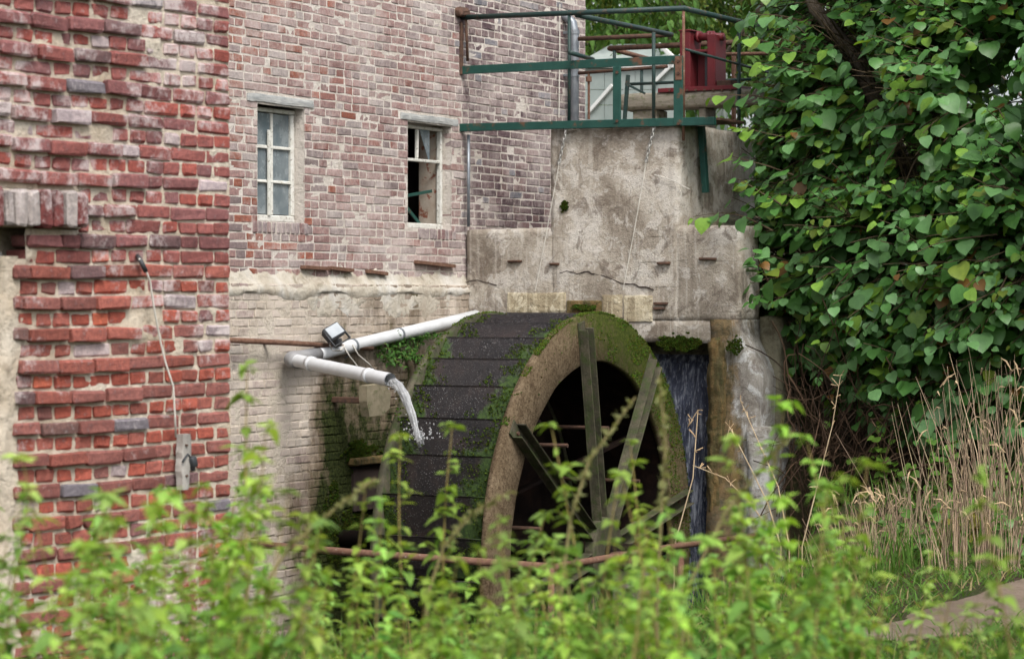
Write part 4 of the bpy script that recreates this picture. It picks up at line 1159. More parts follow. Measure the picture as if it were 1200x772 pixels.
# flood lamp
fl = thing('flood_lamp', 'black outdoor flood lamp with ribbed body on the rusty pipe', 'lamp', onx(392, 404, LX + 0.12))
q = onx(391, 389, LX + 0.20)
L0 = Matrix.Translation(q) @ Matrix.Rotation(rad(-18), 4, 'Z') @ Matrix.Rotation(rad(24), 4, 'X') @ Matrix.Rotation(rad(-35), 4, 'Y')
m_ = MB(); m_.box((-0.03, -0.085, -0.06), (0.025, 0.085, 0.062), M=L0, bev=0.012); m_.build('body', M['black_plastic'], fl)
m_ = MB(); m_.box((0.0255, -0.07, -0.048), (0.030, 0.07, 0.05), M=L0, bev=0.002); m_.build('glass', M['lamp_glass'], fl)
m_ = MB()
for k in range(7): m_.box((-0.062, -0.07 + k * 0.022, -0.05), (-0.028, -0.064 + k * 0.022, 0.05), M=L0, bev=0.001)
m_.build('cooling_fins', M['black_plastic'], fl)
m_ = MB()
for s_ in (-1, 1): m_.box((-0.006, s_ * 0.087 - 0.004, -0.11), (0.016, s_ * 0.087 + 0.004, 0.008), M=L0, bev=0.001)
m_.box((-0.006, -0.09, -0.118), (0.016, 0.09, -0.111), M=L0, bev=0.001); m_.build('bracket', M['black_plastic'], fl)
m_ = MB(); p = onx(394, 401, LX + 0.13); m_.box((-0.035, -0.04, -0.035), (0.035, 0.04, 0.035), M=Matrix.Translation(p), bev=0.008); m_.build('junction_box', M['black_plastic'], fl)
for i, pts in enumerate(([(402, 405), (410, 418), (418, 428), (424, 437)], [(413, 404), (420, 416), (432, 426), (437, 432)], [(386, 404), (390, 411), (400, 410), (404, 404)])):
    m_ = MB(); m_.tube([onx(x, y, LX + 0.13) for x, y in pts], 0.006, 6)
    tag(m_.build('loose_wire', M['white_cable'], smooth=True), ('pale wire hanging from the flood lamp, shorter strand', 'pale wire looping off the end of the rusty pipe', 'white cable loop tucked under the flood lamp')[i], 'wire')

# low rail round the wheel pit
KX = -8.0; KC = onx(640, 662, KX); K0 = V((LX, KC.y, onx(272, 618, LX).z)); K1 = onx(905, 625, KX)
rl = thing('pit_rail', 'thin rusty pipe rail round the wheel pit, half lost in weeds', 'rail', (KX, KC.y, -0.6))
m_ = MB(); m_.tube([K0, K0.lerp(KC, 0.5) + V((0, 0, -0.012)), KC + V((0.10, 0, -0.01))], 0.027, 12); m_.build('rail', M['rust'], rl, True)
m_ = MB(); m_.tube([KC + V((0.03, -0.16, -0.012)), KC.lerp(K1, 0.5) + V((0.02, 0, 0.01)), K1 + V((0, 0.05, 0))], 0.024, 12); m_.build('rail', M['rust'], rl, True)
for q in (KC + V((0.06, -0.04, 0)), KC.lerp(K1, 0.55)):
    m_ = MB(); m_.tube([V((q.x, q.y, -2.4)), V((q.x, q.y, q.z + 0.04))], 0.024, 12); m_.build('post', M['rust'], rl, True)

# ================================================================== walkway railing and sluice gear on the pedestal
RY = CY - 0.05
gr = thing('walkway_railing', 'green steel railing of flat bars and pipes across the pedestal', 'railing', (PL, RY, zT))
def seg(name, pts, r, mat): m = MB(); m.tube(pts, r, 12); return m.build(name, M[mat], gr, True)
# front frame, from the mill wall to the far corner of the walkway
m_ = MB(); m_.bar(ony(536, 150, RY), ony(838, 142, RY), 0.07, 0.055, side=V((0, 1, 0))); m_.build('lower_beam', M['green_paint'], gr)
m_ = MB(); m_.bar(ony(533, 83, RY), ony(797, 70, RY), 0.075, 0.022, side=V((0, 1, 0))); m_.build('middle_rail', M['green_paint'], gr)
m_ = MB(); m_.bar(ony(723, 145, RY - 0.02), ony(723, 78, RY - 0.02), 0.075, 0.02, side=V((0, 1, 0))); m_.build('flat_post', M['green_paint'], gr)
m_ = MB(); m_.bar(ony(795, 147, RY - 0.02), ony(795, 66, RY - 0.02), 0.085, 0.022, side=V((0, 1, 0))); m_.build('flat_post', M['green_paint'], gr)
m_ = MB(); m_.bar(ony(795, 94, RY - 0.034), ony(795, 66, RY - 0.034), 0.065, 0.006, side=V((0, 1, 0))); m_.build('rust_plate', M['rust'], gr)
for (x_, y_) in ((723, 85), (795, 72), (795, 86), (795, 145), (723, 142)):
    q = ony(x_, y_, RY - 0.035); m_ = MB(); m_.tube([q + V((0, 0.015, 0)), q + V((0, -0.008, 0))], 0.014, 6); m_.build('bolt', M['dark_rust'], gr)
seg('top_rail', [ony(538, 21, RY), ony(803, 10, RY)], 0.024, 'dark_green_paint')
seg('post', [ony(801, 165, RY + 0.01), ony(801, 10, RY)], 0.013, 'rust')
seg('post', [ony(667, 150, RY + 0.02), ony(667, 12, RY)], 0.015, 'dark_green_paint')
seg('wall_stay', [onx(548, 72, WX + 0.05), onx(546, 18, WX + 0.05)], 0.014, 'dark_rust')
m_ = MB(); q = onx(541, 16, WX + 0.02); m_.box(q - V((0.05, 0.09, 0.035)), q + V((0.05, 0.09, 0.05)), bev=0.015, jit=0.006); m_.build('wall_anchor', M['dark_rust'], gr)
m_ = MB(); q = onx(541, 60, WX + 0.01); m_.box(q - V((0.03, 0.022, 0.22)), q + V((0.012, 0.022, 0.26)), bev=0.008, jit=0.006); m_.build('anchor_scar', M['dark_rust'], gr)
seg('conduit', [ony(549, 266, CY - 0.02), ony(549, 158, CY - 0.02)], 0.015, 'zinc')
# side rails going back from the front
SXL = ony(676, 18, RY).x
seg('side_rail', [ony(676, 18, RY), onx(787, 41, SXL)], 0.024, 'dark_green_paint')
YB = onx(787, 41, SXL).y
seg('back_rail', [ony(678, 46, YB), ony(787, 41, YB)], 0.022, 'dark_rust')
seg('back_rail', [ony(678, 86, YB), ony(782, 78, YB)], 0.017, 'dark_rust')
seg('side_rail', [onx(668, 62, SXL), onx(695, 70, SXL)], 0.02, 'dark_green_paint')
seg('post', [ony(766, 140, RY + 0.7), ony(766, 38, RY + 0.7)], 0.017, 'dark_green_paint')
SXR = ony(801, 10, RY).x
seg('side_rail', [ony(801, 10, RY), onx(868, 26, SXR), onx(925, 40, SXR)], 0.024, 'dark_green_paint')
seg('side_rail', [onx(803, 58, SXR), onx(925, 92, SXR)], 0.012, 'dark_green_paint')
seg('post', [V((SXR, onx(866, 100, SXR).y, zT - 0.05)), onx(866, 24, SXR)], 0.017, 'dark_green_paint')
YF = CY + 1.9
seg('cross_rail', [ony(714, 57, YF), ony(905, 48, YF)], 0.026, 'dark_rust')
seg('far_rail', [ony(714, 57, YF), ony(766, 71, YF + 1.1)], 0.024, 'rust')
seg('cross_rail', [ony(733, 99, YF - 0.15), ony(885, 93, YF - 0.15)], 0.015, 'dark_green_paint')
seg('cross_rail', [ony(840, 64, YF + 0.3), ony(900, 63, YF + 0.3)], 0.018, 'rust')
seg('post', [ony(752, 135, YF), ony(752, 80, YF)], 0.016, 'dark_green_paint')
seg('post', [ony(720, 78, YF), ony(720, 58, YF)], 0.016, 'dark_green_paint')
m_ = MB(); m_.bar(ony(860, 155, YF + 0.2), ony(860, 66, YF + 0.2), 0.05, 0.03); m_.build('rusty_post', M['rust'], gr)
m_ = MB(); m_.bar(ony(732, 140, RY + 0.9), ony(736, 88, RY + 0.9), 0.035, 0.03); m_.bar(ony(733, 98, RY + 0.9), ony(756, 110, RY + 0.9), 0.02, 0.02); m_.build('lever', M['dark_green_paint'], gr)
m_ = MB(); m_.bar(ony(822, 148, CY + 0.33), ony(827, 226, CY + 0.38), 0.06, 0.05, side=V((1, 0, 0))); m_.build('wall_brace', M['green_paint'], gr)
m_ = MB(); m_.box((PR - 0.2, CY - 0.03, zT + 0.006), (ony(842, 142, RY).x, CY + 0.5, zT + 0.03), bev=0.003); m_.build('foot_plate', M['dark_rust'], gr)
# two rods with a joint behind the flat post
m_ = MB(); m_.tube([ony(690, 140, YB), ony(690, 84, YB)], 0.013, 8); m_.tube([ony(690, 96, YB), ony(690, 90, YB)], 0.03, 8); m_.build('rod', M['rust'], gr)

# downpipe at the end of the mill wall
dp = thing('downpipe', 'grey zinc downpipe with bent top at the end of the mill wall', 'pipe', onx(673, 140, WX + 0.12))
dx_ = WX + 0.12
yd = onx(673, 80, dx_).y
m_ = MB(); m_.tube([V((dx_, yd, zM)), V((dx_, yd, onx(673, 40, dx_).z)), V((dx_ - 0.02, yd, onx(673, 27, dx_).z)), V((dx_ - 0.07, yd, onx(673, 21, dx_).z)), V((dx_ - 0.2, yd - 0.02, onx(673, 14, dx_).z))], 0.045, 18); m_.build('pipe', M['zinc'], dp, True)
for y_ in (38, 88):
    z = onx(673, y_, dx_).z; m_ = MB(); m_.tube([V((dx_, yd, z - 0.02)), V((dx_, yd, z + 0.02))], 0.051, 18); m_.box((WX - 0.02, yd - 0.012, z - 0.012), (dx_ - 0.04, yd + 0.012, z + 0.012)); m_.build('clip', M['zinc'], dp)

# sluice gear: red winch on a mossy timber beam
GY = CY + 1.35
gz = lambda px, py: ony(px, py, GY).z
gxx = lambda px: ony(px, 80, GY).x
tb = thing('timber_beam', 'thick mossy grey timber beam across the headrace', 'beam', (gxx(800), GY, zT))
rough_box('beam', (gxx(733), GY - 0.16, gz(800, 128)), (gxx(905), GY + 0.16, gz(800, 109)), 0.04, 0.008, M['mossy_wood'], tb, sc_=5)
for x_ in (762, 829):
    m_ = MB(); m_.box((gxx(x_ - (14 if x_ < 800 else 4)), GY - 0.12, zT - 0.1), (gxx(x_ + (14 if x_ < 800 else 4)), GY + 0.12, gz(800, 128) - 0.004), bev=0.01); m_.build('support', M['mossy_wood'], tb)
gear = thing('sluice_winch', 'dark red steel sluice winch standing on the mossy timber beam', 'winch', (gxx(825), GY, gz(800, 109)))
zb0, zt0 = gz(820, 108.5), gz(820, 38)
def rb(name, x0, x1, y0_, y1_, d0_, d1_, mat='red_paint', bev=0.004):
    m = MB(); m.box((gxx(x0), GY + d0_, gz(820, y1_)), (gxx(x1), GY + d1_, gz(820, y0_)), bev=bev); return m.build(name, M[mat], gear)
rb('base_plate', 780, 873, 103.6, 108.6, -0.17, 0.15)
for k in range(9):
    q = ony(785 + k * 10.2, 106, GY - 0.17); m_ = MB(); m_.tube([q + V((0, 0.01, 0)), q + V((0, -0.012, 0))], 0.011, 6); m_.build('rivet', M['dark_rust'], gear)
rb('upright', 803.5, 815, 38, 103.4, -0.13, -0.115); rb('upright', 803.5, 806, 38, 103.4, -0.112, 0.12); rb('upright', 812.8, 815, 38, 103.4, -0.112, 0.12)
rb('inner_upright', 816.5, 826, 58, 103.4, 0.02, 0.12); rb('rack', 828.5, 834.5, 60, 103.4, -0.05, 0.0, 'black_plastic')
rb('upright', 835.5, 844.5, 43, 103.4, -0.13, -0.115); rb('upright', 835.5, 837.5, 43, 103.4, -0.112, 0.12); rb('upright', 842.6, 844.5, 43, 103.4, -0.112, 0.12)
rb('cap', 802.5, 817, 36, 37.8, -0.14, 0.13); rb('cross_plate', 815.2, 835.3, 60, 63, -0.12, 0.1)
q0, q1 = ony(815, 43.5, GY), ony(848, 43.5, GY)
m_ = MB(); m_.tube([q0, q1], 0.036, 16)
for t_ in (0.12, 0.5, 0.62):
    m_.tube([q0.lerp(q1, t_) - V((0.012, 0, 0)), q0.lerp(q1, t_) + V((0.012, 0, 0))], 0.055, 18)
m_.build('shaft', M['red_paint'], gear, True)
rb('gearbox', 845, 862, 97, 103.2, -0.1, 0.1, 'dark_rust')

# chains with wires hanging down the face of the pedestal
def chain(x0, y0_, x1, y1_, x2, y2, label):
    c = thing('sluice_chain', label, 'chain', ony(x2, y2, CY - 0.03), group='chains hanging on the concrete')
    a, b, e = ony(x0, y0_, CY - 0.06), ony(x1, y1_, CY - 0.045), ony(x2, y2, CY - 0.03)
    n = 9; d = (b - a).normalized(); Lk = (b - a).length / n
    for i in range(n):
        ctr = a + d * Lk * (i + 0.5); s_ = d.cross(V((0, 1, 0))).normalized() if i % 2 == 0 else V((0, 1, 0))
        m = MB(); pts = []
        for k in range(13):
            an = 2 * math.pi * k / 12; pts.append(ctr + d * math.cos(an) * Lk * 0.66 + s_ * math.sin(an) * Lk * 0.30)
        m.tube(pts, 0.0062, 6, caps=False); m.build('link', M['chain_steel'], c, True)
    m = MB(); m.tube([b - d * 0.03, b.lerp(e, 0.5) + V((0.006, 0, 0)), e], 0.0042, 6); m.build('wire', M['white_cable'], c)
    m = MB(); m.tube([a + V((0, 0.03, 0.03)), a - d * 0.02], 0.012, 8); m.build('shackle', M['dark_rust'], c)
chain(664, 149, 655, 192, 627, 341, 'steel chain and pale wire hanging down the pedestal near the brick wall')
chain(767, 147, 757, 190, 730, 340, 'steel chain and pale wire hanging down the pedestal below the red winch side')
m_ = MB(); m_.tube([ony(767, 205, CY - 0.03), ony(790, 212, CY - 0.03), ony(808, 222, CY + 0.0 - 0.03)], 0.004, 6)
tag(m_.build('stray_wire', M['white_cable']), 'short stray wire running sideways across the pedestal corner', 'wire')
m_ = MB(); m_.tube([onx(656, 5, WX + 0.03), onx(656, 60, WX + 0.035), onx(655, 138, WX + 0.03)], 0.006, 6)
tag(m_.build('aerial_cable', M['white_cable']), 'thin white cable running down the brickwork beside the downpipe', 'cable')

# ================================================================== leaves
def heart(curl, fold, wv):
    """heart-shaped leaf of unit length along +Y, drooping towards its tip: 14 triangles"""
    mid = [(0, .08), (0, .35), (0, .62), (0, 1.02)]
    sd_ = [(.20, .04), (.40, .13), (.51, .36), (.44, .64), (.21, .87)]
    vs = []
    def P(x, y): return V((x, y, fold * abs(x) - curl * y * y + wv * math.sin(7 * y + 3 * x) * abs(x)))
    for x, y in mid: vs.append(P(x, y))
    for x, y in sd_: vs.append(P(x, y))
    for x, y in sd_: vs.append(P(-x, y))
    fs = []
    for s_, o in ((1, 4), (-1, 9)):
        a, b, c, d, e = [o + k for k in range(5)]
        q = [(0, a, b), (0, b, c, 1), (1, c, d, 2), (2, d, e), (2, e, 3)]
        fs += q if s_ > 0 else [tuple(reversed(f)) for f in q]
    return vs, fs
HEARTS = [heart(c, f, w_) for c, f, w_ in ((.25, .18, .05), (.40, .10, -.08), (.12, .28, .06), (.5, .05, .10), (.3, -.12, .08), (.2, .2, -.1))]
def lance(curl, fold, wd=0.25):
    vs = [V((0, 0, 0)), V((0, .35, 0.02 - curl * .12)), V((0, .7, -curl * .5)), V((0, 1, -curl)),
          V((wd * .8, .22, fold * wd)), V((wd, .42, fold * wd - curl * .18)), V((wd * .6, .72, fold * wd * .6 - curl * .52)),
          V((-wd * .8, .22, fold * wd)), V((-wd, .42, fold * wd - curl * .18)), V((-wd * .6, .72, fold * wd * .6 - curl * .52))]
    fs = [(0, 4, 5, 1), (1, 5, 6, 2), (2, 6, 3), (1, 8, 7, 0), (2, 9, 8, 1), (3, 9, 2)]
    return vs, fs
LANCES = [lance(.35, .3, .27), lance(.6, .15, .31), lance(.1, .4, .24), lance(.8, .2, .33)]
SLIMS = [lance(.35, .3, .20), lance(.6, .15, .22), lance(.1, .4, .18), lance(.8, .2, .22)]
def frame(pos, tip, nrm, size):
    y = tip.normalized(); x = y.cross(nrm)
    if x.length < 1e-4: x = y.orthogonal()
    x.normalize(); z = x.cross(y)
    m = Matrix((x * size, y * size, z * size)).transposed().to_4x4(); m.translation = pos
    return m
def rv(s=1.0): return V((rng.uniform(-s, s), rng.uniform(-s, s), rng.uniform(-s, s)))
def bend(a, b, n, sag, wob):
    pts = []
    off = rv(wob)
    for i in range(n + 1):
        t_ = i / n; pts.append(a.lerp(b, t_) + V((0, 0, -sag * t_ * t_)) + off * math.sin(t_ * math.pi) + rv(wob * 0.15))
    return pts

# ------------------------------------------------------------------ the big lime thicket on the bank
rng = random.Random(21)
BSH = V((-0.16, -0.05, 0))
bush = thing('lime_bush', 'huge dark green lime thicket with heart-shaped leaves beside the concrete wall', 'bush', (-7.2, 20.2, 0.6))
lobes = [  # centre, radii
    (V((-7.35, 20.3, 3.25)), V((1.15, 1.0, 1.2))), (V((-6.1, 19.7, 3.3)), V((1.3, 1.1, 1.3))), (V((-7.5, 20.1, 2.0)), V((0.95, 0.9, 0.9))),
    (V((-6.6, 19.5, 2.0)), V((1.1, 0.9, 0.9))), (V((-5.5, 19.2, 2.0)), V((1.2, 1.0, 1.1))), (V((-7.7, 20.8, 4.3)), V((1.0, 1.1, 0.9))),
    (V((-6.3, 20.2, 4.6)), V((1.4, 1.2, 1.1))), (V((-7.0, 19.7, 1.25)), V((0.9, 0.6, 0.50))), (V((-5.8, 19.2, 1.05)), V((1.2, 0.7, 0.60))), (V((-6.7, 19.3, 0.95)), V((0.5, 0.4, 0.35))), (V((-8.15, 20.3, 1.9)), V((0.6, 0.6, 0.85))), (V((-8.2, 20.5, 2.7)), V((0.5, 0.6, 0.6))),
    (V((-4.6, 18.9, 2.6)), V((1.0, 1.0, 1.6))), (V((-8.05, 20.75, 3.15)), V((0.55, 0.8, 0.6)))]
leaves = []        # matrix, variant, colour
twigs = MB()
def leafcol(kind):
    g = rng.uniform(0.7, 1.25); r = rng.random()
    if kind == 'young' or r < 0.10: c = (0.20, 0.36, 0.05)
    elif r < 0.52: c = (0.082, 0.215, 0.046)
    elif r < 0.955: c = (0.135, 0.285, 0.098)
    elif r < 0.985: c = (0.16, 0.22, 0.03)
    else: c = (0.20, 0.10, 0.025)
    return tuple(v * g for v in c)
def spray(o, d, L, n, size, kind='old', droop=0.35):
    pts = [o]; q = d.normalized()
    for i in range(n):
        q = (q + V((0, 0, -droop / n)) + rv(0.10)).normalized(); pts.append(pts[-1] + q * (L / n))
    twigs.tube(pts, [0.009 - 0.006 * i / n for i in range(n + 1)], 4, (0.6, 0.6, 0.5), caps=False)
    for i in range(1, n + 1):
        t_ = (pts[i] - pts[i - 1]).normalized(); sd_ = t_.cross(V((0, 0, 1)))
        if sd_.length < 0.1: sd_ = V((1, 0, 0))
        sd_.normalize(); s_ = 1 if i % 2 else -1
        for k in range(2 if i > 1 and rng.random() < 0.35 else 1):
            tip = (sd_ * s_ * rng.uniform(0.4, 1.0) + t_ * rng.uniform(0.3, 0.9) + V((0, 0, -rng.uniform(0.05, 0.85)))).normalized()
            out = V((q.x, q.y, 0)) * 0.45
            nrm = (V((0, -0.15, 1)) + out + rv(0.45)).normalized()
            sz = size * rng.uniform(0.65, 1.15) * (0.72 if i == n else 1)
            leaves.append((frame(pts[i] + sd_ * s_ * sz * 0.22 - V((0, 0, 0.02)), tip, nrm, sz), rng.randrange(6), leafcol(kind if i >= n - 1 else 'old')))
            s_ = -s_
for (c, r) in lobes:
    c = c + BSH
    n_sp = int(185 * (r.x * r.z + r.y * r.z))
    for i in range(n_sp):
        for _ in range(20):
            d = rv().normalized()
            if d.y < 0.45 and d.length > 0: break
        p = c + V((d.x * r.x, d.y * r.y, d.z * r.z)) * (rng.uniform(0.72, 1.0) + 0.15 * n3(d.x * 2 + c.x, d.y * 2, d.z * 2))
        if p.z < ground_z(p.x, p.y) + 0.25: continue
        if p.x < BR + 0.12 and p.y < 19.75: continue
        if p.x < PR + 0.16: continue
        dirn = (d * 0.8 + V((0, -0.25, 0.12)) + rv(0.35)).normalized()
        o = p - dirn * 0.35
        spray(o, dirn, rng.uniform(0.4, 0.7), rng.randrange(4, 8), rng.choice((0.08, 0.10, 0.12, 0.14, 0.165)) * rng.uniform(0.85, 1.15), 'young' if rng.random() < 0.12 and d.z > 0 else 'old')
# single shoots reaching out over the wall and railing
for (x0, y0_, d0_, x1, y1_, n_, kd) in ((905, 270, 20.6, 812, 232, 9, 'young'), (930, 205, 20.8, 848, 190, 8, 'old'), (920, 120, 21.0, 836, 112, 7, 'young'), (930, 60, 21.2, 862, 45, 7, 'young'), (950, 170, 21.0, 868, 150, 8, 'young'),
                                    (900, 330, 20.3, 872, 290, 7, 'old'), (960, 90, 21.0, 885, 75, 8, 'young'), (940, 25, 21.4, 880, 15, 6, 'old'), (915, 240, 20.4, 862, 215, 7, 'old')):
    a, b = ond(x0, y0_, d0_), ond(x1, y1_, d0_ - 0.2)
    spray(a, (b - a) + V((0, 0, 0.12)), (b - a).length, n_, 0.14, kd, 0.3)
# stems inside
st_ = MB()
for (pts, r0) in (([ony(1075, 230, 20.3), ony(1050, 170, 20.2), ony(1000, 62, 20.0), ony(955, 10, 20.0), ony(925, -60, 20.0)], 0.09),
                  ([V((-7.0, 20.2, 0.5)), V((-6.7, 20.2, 1.6)), ony(1075, 230, 20.3)], 0.10),
                  ([V((-6.9, 20.0, 0.7)), ony(975, 455, 19.6), ony(955, 380, 19.7), ony(940, 320, 20.0)], 0.045),
                  ([V((-6.95, 20.0, 0.6)), ony(990, 450, 19.7), ony(965, 400, 19.8), ony(985, 330, 20.1)], 0.03),
                  ([V((-6.2, 19.9, 0.6)), V((-6.0, 19.8, 2.0)), V((-5.8, 20.0, 4.2))], 0.06),
                  ([V((-5.4, 19.6, 0.4)), V((-5.2, 19.5, 2.0)), V((-5.3, 19.7, 4.0))], 0.06)):
    full = []
    for i in range(len(pts) - 1):
        for k in range(5): full.append(pts[i].lerp(pts[i + 1], k / 5) + rv(0.012))
    full.append(pts[-1])
    st_.tube(full, [r0 * (1 - 0.55 * i / len(full)) * rng.uniform(0.92, 1.08) for i in range(len(full))], 9)
st_.build('trunk', M['bark'], bush, True)
twigs.build('twigs', M['twig'], bush, kind='stuff')
# the leaves in front become parts of their own, the rest one mass
cell = {}
for i, (m, k, c) in enumerate(leaves):
    px, py, d = proj(m @ V((0, 0.45, 0)))
    if 0 < px < 1200 and 0 < py < 772:
        key = (int(px / 14), int(py / 14))
        if key not in cell or d < cell[key][0]: cell[key] = (d, i)
_br = [V((p[0], p[1], 0)) for p in ((938, -10), (955, 10), (1000, 62), (1022, 105))]
def clear_of_branch(m):
    px, py, d = proj(m @ V((0, 0.45, 0)))
    if d > 21.6: return True
    q = V((px, py, 0))
    for a, b in zip(_br, _br[1:]):
        t_ = max(0, min(1, (q - a).dot(b - a) / (b - a).length_squared))
        if (q - a.lerp(b, t_)).length < 17: return False
    return not ((px - 1062) ** 2 / 400 + (py - 185) ** 2 / 900 < 1)
leaves = [l for l in leaves if clear_of_branch(l[0])]
cell = {}
for i, (m, k, c) in enumerate(leaves):
    px, py, d = proj(m @ V((0, 0.45, 0)))
    if 0 < px < 1200 and 0 < py < 772:
        key = (int(px / 14), int(py / 14))
        if key not in cell or d < cell[key][0]: cell[key] = (d, i)
front = sorted(cell.values(), key=lambda t_: -(leaves[t_[1]][0].to_scale().x / t_[0]))[:300]
front = {i for _, i in front}
hm = []
for vs_, fs_ in HEARTS:
    m = MB(); m.add(vs_, fs_); me = m.mesh('leaf', True); me.materials.append(M['leaf_lime']); hm.append(me)
mass = MB()
for i, (m, k, c) in enumerate(leaves):
    if i in front:
        o = bpy.data.objects.new('leaf', hm[k]); o.color = (*c, 1); link(o, bush, True); o.matrix_basis = m
    else:
        vs_, fs_ = HEARTS[k]; mass.add([m @ v for v in vs_], fs_, c)
mass.build('foliage', M['leaf_lime'], bush, True, kind='stuff')

# brambles, roots and dead stems under the thicket
m_ = MB()
for i in range(700):
    a = ony(rng.uniform(925, 1130), rng.uniform(430, 610), rng.uniform(18.7, 19.9))
    a.z = max(ground_z(a.x, a.y), rng.uniform(-0.1, 0.9)); b = a + V((rng.uniform(-0.35, 0.35), rng.uniform(-0.35, 0.2), rng.uniform(-0.5, 0.8)))
    g = rng.uniform(0.2, 0.9)
    m_.tube(bend(a, b, 4, rng.uniform(0, 0.3), 0.08), rng.uniform(0.002, 0.006), 4, (g, g * 0.85, g * 0.75), caps=False)
tag(m_.build('dead_stems', M['twig']), 'tangle of brown dead stems and roots under the lime thicket', 'dead stems', kind='stuff')

# ------------------------------------------------------------------ greenhouse and trees beyond the headrace
GYY = 31.0
gh = thing('greenhouse', 'white framed greenhouse with pale clouded panes beyond the headrace', 'greenhouse', ony(740, 160, GYY))
gp = lambda px, py, dy=0.0: ony(px, py, GYY + dy)
def pane(pts, th=0.02):
    m = MB(); b = [p + V((0, th, 0)) for p in pts]; n = len(pts)
    m.add(list(pts) + b, [tuple(range(n)), tuple(range(2 * n - 1, n - 1, -1))] + [(i, (i + 1) % n, (i + 1) % n + n, i + n) for i in range(n)])
    return m.build('pane', M['greenhouse_panel'], gh)
for (x0, x1) in ((672, 708), (708.6, 744), (744.6, 800)):
    for (y0_, y1_) in ((78, 105), (105.6, 123), (123.6, 165)): pane([gp(x0, y1_), gp(x1, y1_), gp(x1, y0_), gp(x0, y0_)])
pane([gp(672, 77.4), gp(800, 77.4), gp(772, 52, 1.2), gp(716, 52, 1.2)])
for (a, b) in (((671, 77.7), (801, 77.7)), ((672, 165), (672, 77)), ((690, 132), (718, 100)), ((800, 165), (800, 77)),
               ((768, 96), (800, 64)), ((800, 77), (772, 52))):
    m_ = MB(); m_.bar(gp(*a, -0.03), gp(*b, -0.03), 0.06, 0.05); m_.build('glazing_bar', M['white_frame'], gh)
m_ = MB(); m_.box((gp(674, 100).x, GYY + 1.5, 2.0), (gp(798, 100).x, GYY + 1.6, gp(700, 80).z), bev=0.02); m_.build('shed_body', M['greenhouse_panel'], gh)

def tree(label, base, h, crown, n, cl, lsz, seed, leafy=0.0, grp='trees beyond the headrace'):
    global rng
    rng = random.Random(seed)
    t = thing('ash_tree', label, 'tree', base, group=grp)
    m = MB(); top = V(base) + V((0.3, 0, h * 0.75))
    m.tube(bend(V(base), top, 8, 0, 0.25), [0.28 - 0.02 * i for i in range(9)], 10)
    limbs = []
    for i in range(12):
        a = V(base).lerp(top, rng.uniform(0.35, 1.0)); c, r = rng.choice(crown); d = rv().normalized(); e = c + V((d.x * r.x, d.y * r.y, d.z * r.z)) * 0.7
        m.tube(bend(a, e, 6, 0.2, 0.3), [0.09 - 0.012 * k for k in range(7)], 6); limbs.append(e)
    m.build('trunk', M['bark'], t, True)
    mm = MB()
    for i in range(n):
        c, r = rng.choice(crown); d = rv().normalized(); k = rng.uniform(0.55, 1.0)
        p = c + V((d.x * r.x, d.y * r.y, d.z * r.z)) * k
        if n3(p.x * 0.8, p.y * 0.8, p.z * 0.8) < -0.12: continue
        # a drooping compound spray
        dr = (V((d.x, d.y, 0)) * 0.6 + V((0, 0, -0.9)) + rv(0.4)).normalized(); g = rng.uniform(0.65, 1.35)
        base_c = cl[rng.randrange(len(cl))]
        for j in range(7):
            q = p + dr * j * lsz * 0.75
            s_ = 1 if j % 2 else -1
            sd_ = dr.cross(V((0.3, 1, 0))).normalized() * s_
            tip = (sd_ + dr * 0.8 + V((0, 0, -0.3)) + rv(0.3)).normalized()
            vs_, fs_ = SLIMS[rng.randrange(4)]
            f_ = frame(q, tip, (V((0, -0.4, 1)) + rv(0.6)).normalized(), lsz * rng.uniform(0.8, 1.5))
            gg = g * rng.uniform(0.8, 1.2)
            mm.add([f_ @ v for v in vs_], fs_, tuple(v * gg for v in base_c))
    mm.build('crown', M['leaf_tree'], t, True)
    return t
G1 = [(0.10, 0.19, 0.035), (0.13, 0.22, 0.045), (0.08, 0.16, 0.04), (0.16, 0.20, 0.04)]
G2 = [(0.06, 0.135, 0.03), (0.085, 0.165, 0.035)]
c1 = ony(760, -30, 35); c2 = ony(880, 0, 37); c3 = ony(640, -60, 40); c4 = ony(1050, 0, 36)
tree('bright green ash tree with drooping leaves above the greenhouse', (c1.x, 36, 2.4), 7, [(V((c1.x - 0.3, 35, 6.3)), V((2.6, 1.6, 1.5))), (V((c1.x + 1.6, 35.5, 5.6)), V((1.8, 1.2, 1.6))), (V((c1.x, 36, 8.0)), V((3, 2, 1.5)))], 3600, G1, 0.095, 31)
tree('darker ash tree standing behind the red winch', (c2.x, 38, 2.4), 7, [(V((c2.x, 37, 4.9)), V((2.0, 1.4, 1.6))), (V((c2.x - 0.4, 37.5, 6.9)), V((2.6, 1.6, 1.8))), (V((c2.x + 1.5, 37, 4.2)), V((1.4, 1.2, 1.5)))], 3400, G2, 0.095, 32)
tree('tall ash tree whose crown shows past the downpipe', (c3.x, 42, 2.4), 8, [(V((c3.x + 1.6, 41, 6.0)), V((2.0, 1.6, 1.8))), (V((c3.x, 42, 8.2)), V((2.6, 2, 1.9)))], 1800, G1, 0.11, 33)
tree('dark ash tree hidden deep behind the lime thicket', (c4.x, 34, 2.4), 8, [(V((c4.x, 33, 4.6)), V((3.4, 1.6, 2.2))), (V((c4.x - 2.0, 33, 6.5)), V((2.6, 1.6, 2.0))), (V((c4.x + 3, 31, 4.5)), V((2.6, 1.6, 2.6)))], 1900, G2, 0.15, 34)
